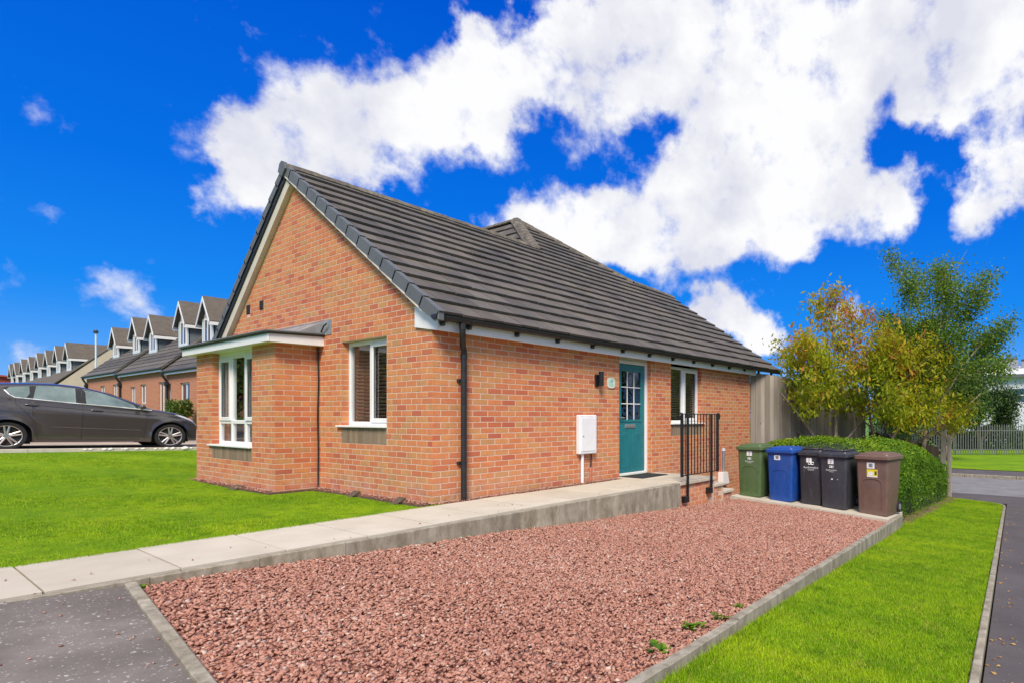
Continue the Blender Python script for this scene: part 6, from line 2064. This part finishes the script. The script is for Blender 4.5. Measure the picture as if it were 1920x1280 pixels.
for sgn in (-1, 1):
    bt = lambda x: belt_z(x) + .018
    side_patch('window_surround', [(-.06, bt(0) + .19), (.10, bt(.1) + .0), (1.2, bt(1.2)), (2.20, bt(2.2)), (1.94, top_z(1.94) - .045), (1.66, top_z(1.66) - .045), (1.40, top_z(1.40) - .05), (1.06, top_z(1.06) - .055), (.74, top_z(.74) - .06), (.36, top_z(.36) - .065), (.0, top_z(0) - .08)], M['black'], car, .003, sgn)
    side_patch('rear_quarter_glass', [(-.03, 1.28), (.10, 1.125), (.24, 1.112), (.305, 1.22), (.305, 1.385), (.02, 1.35)], M['car_glass'], car, .006, sgn)
    side_patch('rear_door_glass', [(.36, 1.36), (.35, 1.110), (.985, 1.052), (.985, 1.385), (.72, 1.412), (.42, 1.408)], M['car_glass'], car, .006, sgn)
    side_patch('front_door_glass', [(1.10, 1.385), (1.15, 1.038), (1.98, .972), (1.96, 1.035), (1.68, 1.19), (1.40, 1.305), (1.14, 1.378)], M['car_glass'], car, .006, sgn)
    side_patch('front_quarter_glass', [(1.99, 1.01), (2.02, .975), (2.22, .955), (2.12, .985)], M['car_glass'], car, .006, sgn)
    side_line('chrome_strip', [(-.045, 1.285), (.02, 1.185), (.10, 1.122), (.36, 1.100), (.82, 1.053), (1.49, 1.001), (2.25, .932)], .0125, M['chrome'], car, .005, sgn)
    side_line('door_seam', [(1.075, 1.36), (1.09, 1.0), (1.085, .60), (1.07, .24)], .004, M['black'], car, .0, sgn)
    side_line('door_seam', [(.10, 1.10), (.105, 1.0), (.26, .80), (.38, .60), (.41, .40), (.42, .24), (1.07, .22)], .004, M['black'], car, .0, sgn)
    side_line('door_seam', [(2.15, .91), (2.16, .80), (2.14, .55), (2.10, .23), (1.08, .22)], .004, M['black'], car, .0, sgn)
    side_line('bonnet_seam', [(2.24, .91), (2.6, .86), (2.9, .775)], .004, M['black'], car, .0, sgn)
    side_line('crease_shade_line', [(.44, .962), (1.1, .902), (2.15, .812), (2.35, .805)], .0085, M['black'], car, -.003, sgn, 10)  # black line draws the shade along the body crease
    side_line('door_crease', [(.62, .50), (1.1, .475), (2.05, .44)], .012, M['car'], car, -.004, sgn, 10)
    for hx, hz in ((.33, .975), (1.31, .893)):
        mb = MB(); w = half_w(hx, hz)
        mb.tube([(hx - .10, sgn * (w + .002), hz + .006), (hx - .07, sgn * (w + .028), hz + .004), (hx + .07, sgn * (w + .028), hz - .006), (hx + .10, sgn * (w + .002), hz - .008)], .014, 8)
        mb.build('door_handle', M['car'], car, smooth=60)
        side_patch('handle_recess', [(hx - .09, hz - .012), (hx + .09, hz - .026), (hx + .085, hz + .012), (hx - .085, hz + .024)], M['black'], car, .0015, sgn)
    mb = MB()
    mb.loft([[(2.06 + dx * .5, sgn * (.90 + .06 * s_), 1.0 + dz) for dx, dz in ((-.10, -.035), (.04, -.045), (.10, .0), (.07, .05), (-.08, .06), (-.11, .02))] for s_ in (-.6, .2, 1.2)] + [[(2.06 + dx * .28, sgn * .995, 1.005 + dz * .6) for dx, dz in ((-.10, -.035), (.04, -.045), (.10, .0), (.07, .05), (-.08, .06), (-.11, .02))]], True, True)
    mir = mb.build('mirror', M['car'], car, smooth=60)
    mb = MB(); mb.box(2.04, 2.10, sgn * .74, sgn * .875, .955, .985, .5, .005); mb.build('arm', M['black'], mir)
    side_patch('headlight', [(2.68, .845), (2.80, .79), (3.02, .70), (3.06, .665), (3.09, .70), (2.98, .765), (2.84, .82)], M['lamp_lens'], car, .006, sgn, .03)
    side_patch('tail_lamp', [(-.58, 1.10), (-.60, .80), (-.46, .80), (-.44, 1.0), (-.50, 1.12)], M['red_lens'], car, .006, sgn, .03)
    for wx in (0, WB):
        c0 = Vector((wx, sgn * .745, .30))
        mb = MB(); rings = []
        for (yo, r_) in ((-.10, .26), (-.10, .285), (-.07, .298), (.07, .298), (.095, .285), (.10, .262), (.085, .222)):
            rings.append([(c0.x + r_ * math.cos(2 * math.pi * k / 36), c0.y + sgn * yo, c0.z + r_ * math.sin(2 * math.pi * k / 36)) for k in range(36)])
        mb.loft(rings, True, False); wh = mb.build('wheel', M['tyre'], car, smooth=40)
        mb = MB(); mb.cyl((c0.x, c0.y + sgn * .02, c0.z), (0, 1, 0), .225, .06, 32); mb.build('brake_drum', M['alloy_dark'], wh)
        mb = MB(); rings = []
        for (yo, r_) in ((.06, .205), (.092, .210), (.098, .222), (.085, .226)):
            rings.append([(c0.x + r_ * math.cos(2 * math.pi * k / 36), c0.y + sgn * yo, c0.z + r_ * math.sin(2 * math.pi * k / 36)) for k in range(36)])
        mb.loft(rings, True, False)
        mb.cyl((c0.x, c0.y + sgn * .078, c0.z), (0, 1, 0), .052, .03, 18)
        for k in range(5):
            a = 2 * math.pi * k / 5 + math.pi / 2
            for da in (-.17, .17):
                p0_ = (c0.x + .045 * math.cos(a + da * 1.5), c0.y + sgn * .078, c0.z + .045 * math.sin(a + da * 1.5)); p1_ = (c0.x + .212 * math.cos(a + da), c0.y + sgn * .086, c0.z + .212 * math.sin(a + da))
                mb.tube([p0_, p1_], [.021, .017], 6)
        mb.build('rim', M['alloy'], wh, smooth=40)
mb = MB()
vs = [(2.24, u_ * .66, .985 + .02 * (1 - u_ * u_)) for u_ in (-1, -.5, 0, .5, 1)] + [(1.52, u_ * .56, 1.325 + .034 * (1 - u_ * u_)) for u_ in (-1, -.5, 0, .5, 1)]
mb.add(vs, [(k, k + 1, k + 6, k + 5) for k in range(4)]); mb.build('windscreen', M['car_glass'], car, smooth=60)
mb = MB(); mb.box(3.10, 3.16, -.5, .5, .40, .55, .5, .01); mb.build('grille', M['black'], car)

# ================================================================== TERRACE ON THE LEFT
def terraced(y0, y1, zf, dorm, openings, label, X0=6.5, near=True, ridge=8.05, group='stepped terrace of dormered houses'):
    """front wall in the plane X0 facing -X, from y0 to y1; zf = underside of the fascia"""
    e = empty('terraced_house', (X0, y0, zf - 2.4), 0, label, 'house', group)
    oz = zf - 2.4
    W = lambda x, y, z: (x - X0, y - y0, z - oz)
    def bx(mb, xa, xb, ya, yb, za, zb, bev=0.0): a, b_ = W(xa, ya, za), W(xb, yb, zb); mb.box(a[0], b_[0], a[1], b_[1], a[2], b_[2], .5, bev)
    ops = [(o[1], o[2], o[3], o[4]) for o in openings]
    mb = MB()
    for p in rect_minus(y0, y1, oz - 1.2, zf + .05, ops): mb.add([W(X0, s, z) for s, z in p], [(0, 1, 2, 3)])
    for (a, b_, c, d_) in ops:
        for yy in (a, b_): mb.add([W(X0, yy, c), W(X0 + .12, yy, c), W(X0 + .12, yy, d_), W(X0, yy, d_)], [(0, 1, 2, 3)])
        mb.add([W(X0, a, d_), W(X0 + .12, a, d_), W(X0 + .12, b_, d_), W(X0, b_, d_)], [(0, 1, 2, 3)])
    wall = mb.build('wall', M['brick_y'], e)
    RD = ridge - (zf + .22)
    xr = X0 - .25 + RD
    for (yy) in (y0, y1):
        mb = MB(); mb.add([W(X0, yy, oz - 1.2), W(xr + RD, yy, oz - 1.2), W(xr + RD - .1, yy, zf), W(xr, yy, ridge - .1), W(X0, yy, zf + .1)], [(0, 1, 2, 3, 4)])
        mb.build('gable_end', M['render'], e)
    mb = MB()
    v_ = [W(X0 - .25, y0 - .05, zf + .20), W(X0 - .25, y1 + .05, zf + .20), W(xr, y1 + .05, ridge), W(xr, y0 - .05, ridge), W(xr + RD, y0 - .05, zf + .2), W(xr + RD, y1 + .05, zf + .2)]
    v2 = [(a, b_, c - .10) for a, b_, c in v_]
    mb.add(v_ + v2, [(0, 1, 2, 3), (3, 2, 5, 4), (6, 9, 8, 7), (0, 6, 7, 1), (0, 3, 9, 6), (1, 7, 8, 2), (3, 4, 10, 9), (2, 8, 11, 5)])
    roof_ = mb.build('roof', M['tile'] if near else M['far_tile'], e)
    if near:
        n_ = int(RD * 1.414 / .42)
        for k in range(n_):      # courses show as steps
            s0 = k * .42 / 1.414; s1 = (k + 1) * .42 / 1.414
            mb = MB(); h = .035
            v_ = [W(X0 - .27 + s0, y0, zf + .20 + s0 + h), W(X0 - .27 + s0, y1, zf + .20 + s0 + h), W(X0 - .25 + s1, y1, zf + .21 + s1), W(X0 - .25 + s1, y0, zf + .21 + s1), W(X0 - .25 + s0, y0, zf + .19 + s0), W(X0 - .25 + s0, y1, zf + .19 + s0)]
            mb.add(v_, [(0, 1, 2, 3), (0, 4, 5, 1)], random.random()); mb.build('tile_course', M['tile'], roof_)
    mb = MB(); bx(mb, X0 - .22, X0 - .20, y0 + .1, y1 - .05, zf, zf + .20); mb.build('fascia', M['upvc'], e)
    mb = MB(); a, b_ = W(X0 - .27, y0, zf + .17), W(X0 - .27, y1, zf + .17); mb.tube([a, b_], .06, 8); g_ = mb.build('gutter', M['black'], e)
    for o in openings:
        kind, a, b_, c, d_ = o
        w_ = bpy.data.objects.new('door' if kind == 'd' else 'window', None); link(w_, e)
        mb = MB(); fw = .07
        bx(mb, X0 + .08, X0 + .13, a, a + fw, c, d_); bx(mb, X0 + .08, X0 + .13, b_ - fw, b_, c, d_); bx(mb, X0 + .081, X0 + .129, a + fw, b_ - fw, c, c + fw); bx(mb, X0 + .081, X0 + .129, a + fw, b_ - fw, d_ - fw, d_)
        if b_ - a > .8: bx(mb, X0 + .082, X0 + .128, (a + b_) / 2 - .05, (a + b_) / 2 + .05, c + fw, d_ - fw)
        mb.build('frame', M['upvc'], w_)
        mb = MB(); mb.add([W(X0 + .11, a, c), W(X0 + .11, b_, c), W(X0 + .11, b_, d_), W(X0 + .11, a, d_)], [(0, 1, 2, 3)]); mb.build('pane', M['dark_glass'], w_)
    XD = 7.75 - 6.5 + X0
    for yc in dorm:
        yc, lift = yc if isinstance(yc, tuple) else (yc, 0.0)
        dm = bpy.data.objects.new('dormer', None); link(dm, e)
        zb = zf + .22 + (XD - X0 + .25) - .05
        hw, ze, za = .86, zb + 1.42, zb + 2.55
        za = min(za, ridge + .35) + lift; ze += lift * .8
        xb = X0 - .25 + (ze - zf - .2); xa = X0 - .25 + (za - zf - .2)
        mb = MB(); mb.add([W(XD, yc - hw, zb), W(XD, yc + hw, zb), W(XD, yc + hw, ze), W(XD, yc, za - .1), W(XD, yc - hw, ze)], [(0, 1, 2, 3, 4)]); mb.build('front', M['dormer_front'], dm)
        for s_ in (-1, 1):
            mb = MB(); mb.add([W(XD, yc + s_ * hw, zb), W(XD, yc + s_ * hw, ze), W(xb, yc + s_ * hw, ze)], [(0, 1, 2)])
            mb.build('cheek', M['cheek'], dm)
        mb = MB(); ov = .22; sl = (za - ze) / hw
        for s_ in (-1, 1):
            v_ = [W(XD - .25, yc, za), W(xa, yc, za), W(xb - .1, yc + s_ * (hw + ov), ze - sl * ov), W(XD - .25, yc + s_ * (hw + ov), ze - sl * ov)]
            v2 = [(p_[0], p_[1], p_[2] - .10) for p_ in v_]
            mb.add(v_ + v2, [(0, 1, 2, 3), (7, 6, 5, 4), (0, 3, 7, 4), (3, 2, 6, 7)])
        mb.build('dormer_roof', M['far_tile'], dm)
        mb = MB()
        for s_ in (-1, 1):
            v_ = [W(XD - .27, yc, za - .05), W(XD - .27, yc + s_ * (hw + ov), ze - sl * ov - .05), W(XD - .27, yc + s_ * (hw + ov), ze - sl * ov - .26), W(XD - .27, yc, za - .30)]
            v2 = [(p_[0] + .03, p_[1], p_[2]) for p_ in v_]
            mb.add(v_ + v2, [(0, 1, 2, 3), (7, 6, 5, 4), (0, 3, 7, 4), (3, 2, 6, 7), (0, 1, 5, 4)])
        for s_ in (-1, 1): bx(mb, XD - .24, xb - .1, yc + s_ * (hw + ov) - .03, yc + s_ * (hw + ov) + .0, ze - sl * ov - .26, ze - sl * ov - .08)
        mb.build('bargeboard', M['upvc'], dm)
        mb = MB()
        for s_ in (-1, 1): bx(mb, XD - .03, XD + .05, yc + s_ * hw - .11 * (s_ > 0), yc + s_ * hw + .11 * (s_ < 0), zb, ze - .05)
        bx(mb, XD - .05, XD + .05, yc - hw + .12, yc + hw - .12, zb, zb + .09)
        mb.build('corner_trim', M['pale_blue_trim'], dm)
        mb = MB(); a, b_ = yc - .55, yc + .55
        bx(mb, XD - .04, XD + .0, a, a + .1, zb + .1, ze - .08); bx(mb, XD - .04, XD, b_ - .1, b_, zb + .1, ze - .08); bx(mb, XD - .04, XD, yc - .05, yc + .05, zb + .1, ze - .08)
        bx(mb, XD - .039, XD - .001, a + .1, b_ - .1, zb + .1, zb + .2); bx(mb, XD - .039, XD - .001, a + .1, b_ - .1, ze - .18, ze - .08)
        mb.build('window_frame', M['upvc'], dm)
        mb = MB(); mb.add([W(XD - .012, a, zb + .1), W(XD - .012, b_, zb + .1), W(XD - .012, b_, ze - .08), W(XD - .012, a, ze - .08)], [(0, 1, 2, 3)]); mb.build('pane', M['dark_glass'], dm)
    return e, W


e1, W1 = terraced(27.0, 36.7, 3.46, [(34.6, .30), 30.2], [('w', 32.95, 34.5, 1.6, 2.95), ('d', 36.95 - .9, 36.6, .9, 3.0)], 'nearest brick house of the dormered terrace, next to the bay')
def downpipe(e, Wf, y, zt, zb, X0=6.5):
    mb = MB(); mb.tube([Wf(X0 - .27, y, zt), Wf(X0 - .27, y, zt - .15), Wf(X0 - .08, y, zt - .5), Wf(X0 - .08, y, zb)], .06, 8); mb.build('downpipe', M['black'], e)
    mb = MB(); a, b_ = Wf(X0 - .19, y - .14, zt - .75), Wf(X0 - .01, y + .14, zt - .5); mb.box(a[0], b_[0], a[1], b_[1], a[2], b_[2], .5, .03); mb.build('hopper', M['black'], e)
downpipe(e1, W1, 36.45, 3.6, .6)
e2, W2 = terraced(36.75, 46.4, 3.70, [(38.7, .25), 44.7], [('d', 37.15, 38.25, 1.1, 3.12), ('w', 40.7, 41.9, 1.9, 3.1), ('w', 43.0, 44.0, 1.9, 3.0)], 'middle brick house of the dormered terrace, second from the bay')
downpipe(e2, W2, 46.1, 3.85, .8)
e3, W3 = terraced(46.45, 55.6, 3.90, [48.5, (53.8, -.25)], [('w', 47.2, 48.3, 2.1, 3.3), ('w', 50.4, 51.6, 2.1, 3.3)], 'far end brick house of the dormered terrace, third from the bay')
downpipe(e3, W3, 55.2, 4.05, 1.0)
far_labels = ['nearest house of the far terrace, with the cream rendered gable end', 'second house of the far terrace behind the parked car', 'third house of the far terrace behind the parked car', 'last house of the far terrace, beside the red wall']
yy = 66.0
for k, lab in enumerate(far_labels):
    ds = [yy + 2.2, yy + 6.6] if k < 3 else [yy + 2.2, yy + 5.4]
    terraced(yy, yy + 8.7, 3.55 - .13 * k, ds, [('w', yy + 2, yy + 3.2, 1.8, 3.0)], lab, X0=6.3, near=False, ridge=7.95 - .14 * k, group='far terrace of dormered houses')
    yy += 8.75
# tall thin post by the far gable
lp_ = empty('lamp_post', (7.85, 60.5, -.35), 0, 'thin grey post with a dark cap standing by the cream gable', 'post')
mb = MB(); mb.tube([(0, 0, 0), (0, 0, 5.9)], [.085, .07], 10); mb.tube([(0, 0, 5.9), (0, 0, 8.35)], [.06, .055], 10); mb.build('post', M['pale_blue_trim'], lp_, smooth=50)
mb = MB(); mb.loft([[(.15 * math.cos(a), .15 * math.sin(a), z) for a in [2 * math.pi * k / 12 for k in range(12)]] for z in (8.35, 8.5)] + [[(.1 * math.cos(a), .1 * math.sin(a), 8.6) for a in [2 * math.pi * k / 12 for k in range(12)]]], True, True); mb.build('cap', M['black'], lp_)
# red building far left
rb = empty('red_building', (4.0, 112, 0), 0, 'plain red wall of a far building at the left edge', 'building')
mb = MB(); mb.prism([(-9, 0), (6, 0), (6, 6.4), (-1.5, 7.0), (-9, 6.4)], 'y', 0, 10); mb.build('wall', M['red_wall'], rb)
mb = MB(); mb.prism([(-9.4, 6.3), (-1.5, 7.0), (6.4, 6.3), (6.4, 6.5), (-1.5, 7.25), (-9.4, 6.5)], 'y', -.4, 10.4); mb.build('roof', M['red_wall'], rb)
for k in range(3):
    mb = MB(); mb.box(-6 + k * 4, -4.6 + k * 4, -.02, .1, 2.2, 4.0); mb.build('window', M['dark_glass'], rb)

# ================================================================== ACROSS THE ROAD
wb = empty('white_building', (70, -6, -2), 0, 'large white clad industrial building behind the trees on the right', 'building')
mb = MB()
mb.box(0, 30, -26, 9, 0, 7.85, .5)
mb.build('wall', M['cladding'], wb)
mb = MB(); mb.prism([(-.5, 7.75), (-.5, 8.05), (10, 9.75), (31, 9.75), (31, 7.75)], 'y', -26.5, 9.4); rf = mb.build('roof', M['cladding'], wb)
mb = MB(); mb.box(-.62, -.45, -26.5, 9.4, 7.62, 7.98); mb.build('gutter', M['verge'], rf)
for (y, s_) in ((3.95, .9), (2.5, .6), (5.2, .7)):
    mb = MB(); mb.box(6.5, 6.5 + s_ * 1.4, y - s_ * .8, y + s_ * .8, 9.0, 9.6 + s_ * .7, .5, .08); vt = mb.build('roof_vent', M['lead'], rf)
    mb = MB(); mb.cyl((6.5 + s_ * .7, y, 9.75 + s_ * .7), (0, 0, 1), s_ * .7, .3, 14); mb.build('cowl', M['ridge'], vt)
mb = MB(); mb.box(6, 9, -4.5, 1.5, 9.15, 9.3); mb.build('roof_light', M['lead'], rf)
for k in range(8):
    y1 = 4.35 - k * 2.6
    mb = MB(); mb.box(-.06, .05, y1 - 2.5, y1, 4.9, 6.35); w_ = mb.build('window', M['blue_glass'], wb)
    mb = MB(); mb.box(-.09, -.055, y1 - 2.5, y1, 5.55, 5.65); mb.build('bar', M['cladding'], w_)
for k in range(14):
    y1 = 9 - k * 2.5
    mb = MB(); mb.box(-.03, .0, y1 - .05, y1 + .02, 0, 7.6); mb.build('cladding_joint', M['cladding'], wb)
mb = MB(); mb.box(-.08, .02, -2.0, 1.2, 0, 2.3); mb.build('loading_door', M['blue_glass'], wb)


# blue car behind the palisade
bc = empty('blue_car', (50.0, -6.2, -1.45), rad(100), 'small pale blue car parked behind the palisade fence', 'car')
mb = MB(); sec = [(-2.0, .35), (-2.05, .7), (-1.9, .95), (-1.35, 1.05), (-.95, 1.45), (.5, 1.5), (1.05, 1.0), (1.85, .88), (2.05, .65), (2.02, .32)]
mb.loft([[(x, s_ * .84, z) for x, z in sec] if abs(s_) == 1 else [(x, s_ * .84, z) for x, z in sec] for s_ in (-1, -.9, .9, 1)], True, True); mb.build('body', M['blue_paint'], bc)
mb = MB()
for s_ in (-1, 1): mb.prism([(-1.2, 1.02), (-.85, 1.38), (.42, 1.42), (.9, 1.0)], 'y', s_ * .845, s_ * .855)
mb.build('side_glass', M['dark_glass'], bc)
for s_ in (-1, 1):
    for x in (-1.25, 1.3):
        mb = MB(); mb.cyl((x, s_ * .78, .32), (0, 1, 0), .32, .2, 20); w_ = mb.build('wheel', M['tyre'], bc)
        mb = MB(); mb.cyl((x, s_ * .885, .32), (0, 1, 0), .2, .02, 16); mb.build('rim', M['alloy'], w_)
    mb = MB(); mb.box(-2.08, -1.98, s_ * .55 - .15, s_ * .55 + .15, .72, .95, .5, .02); mb.build('tail_lamp', M['red_lens'], bc)


# ================================================================== WHAT STANDS BEHIND THE CAMERA (mirrored in the windows)
def plain_house(x, y, w, dpt, label):
    e = empty('street_house', (x, y, -.6), 0, label, 'house', 'houses outside the picture')
    mb = MB(); mb.prism([(-w / 2, 0), (w / 2, 0), (w / 2, 3.0), (0, 6.2), (-w / 2, 3.0)], 'x', -dpt, 0); mb.build('wall', M['brick_y'], e)
    mb = MB()
    for s_ in (-1, 1): mb.add([(-dpt - .2, s_ * (w / 2 + .3), 2.75), (.25, s_ * (w / 2 + .3), 2.75), (.25, 0, 6.35), (-dpt - .2, 0, 6.35)], [(0, 1, 2, 3)])
    mb.build('roof', M['red_wall'], e)
    for yy in (-w * .3, w * .05, w * .3):
        mb = MB(); mb.box(-.02, .05, yy - .6, yy + .6, .9, 2.2, .5); wn_ = mb.build('window', M['upvc'], e)
        mb = MB(); mb.box(.045, .056, yy - .5, yy + .5, 1.0, 2.1, .5); mb.build('pane', M['dark_glass'], wn_)


plain_house(-12, 26, 8.6, 8, 'red roofed brick house beyond the left edge, mirrored in the gable window')
plain_house(-6, 38, 9, 8, 'red roofed brick house beyond the left edge, mirrored in the bay window')
for k, (x, y, lab) in enumerate(((-7.5, 15, 'leafy tree left of the lawn, mirrored in the gable window'), (-6.5, 25, 'leafy tree left of the drive, mirrored in the bay window'), (10.5, -11.5, 'leafy tree right of the footway, mirrored in the front door panes'),
                                 (16, -13.5, 'leafy tree by the road, mirrored in the side window'), (22, -17, 'leafy tree across the road, mirrored in the side window'))):
    tree('street_tree', (x, y, -.7), [((0, 0, 1), 3.2, .14, (0, 0, 0)), ((.4, .3, 1), 2.6, .09, (0, 0, 1.3)), ((-.4, -.3, 1), 2.6, .09, (0, 0, 1.3)), ((.3, -.5, .7), 2.4, .09, (0, 0, 1.1))], 3, M['leaf_mid'],
         lab, M['bark'], 'street trees outside the picture', 40 + k, nleaf=16, lsize=(.14, .28), spread=.36, droop=.4, aspect=.6)
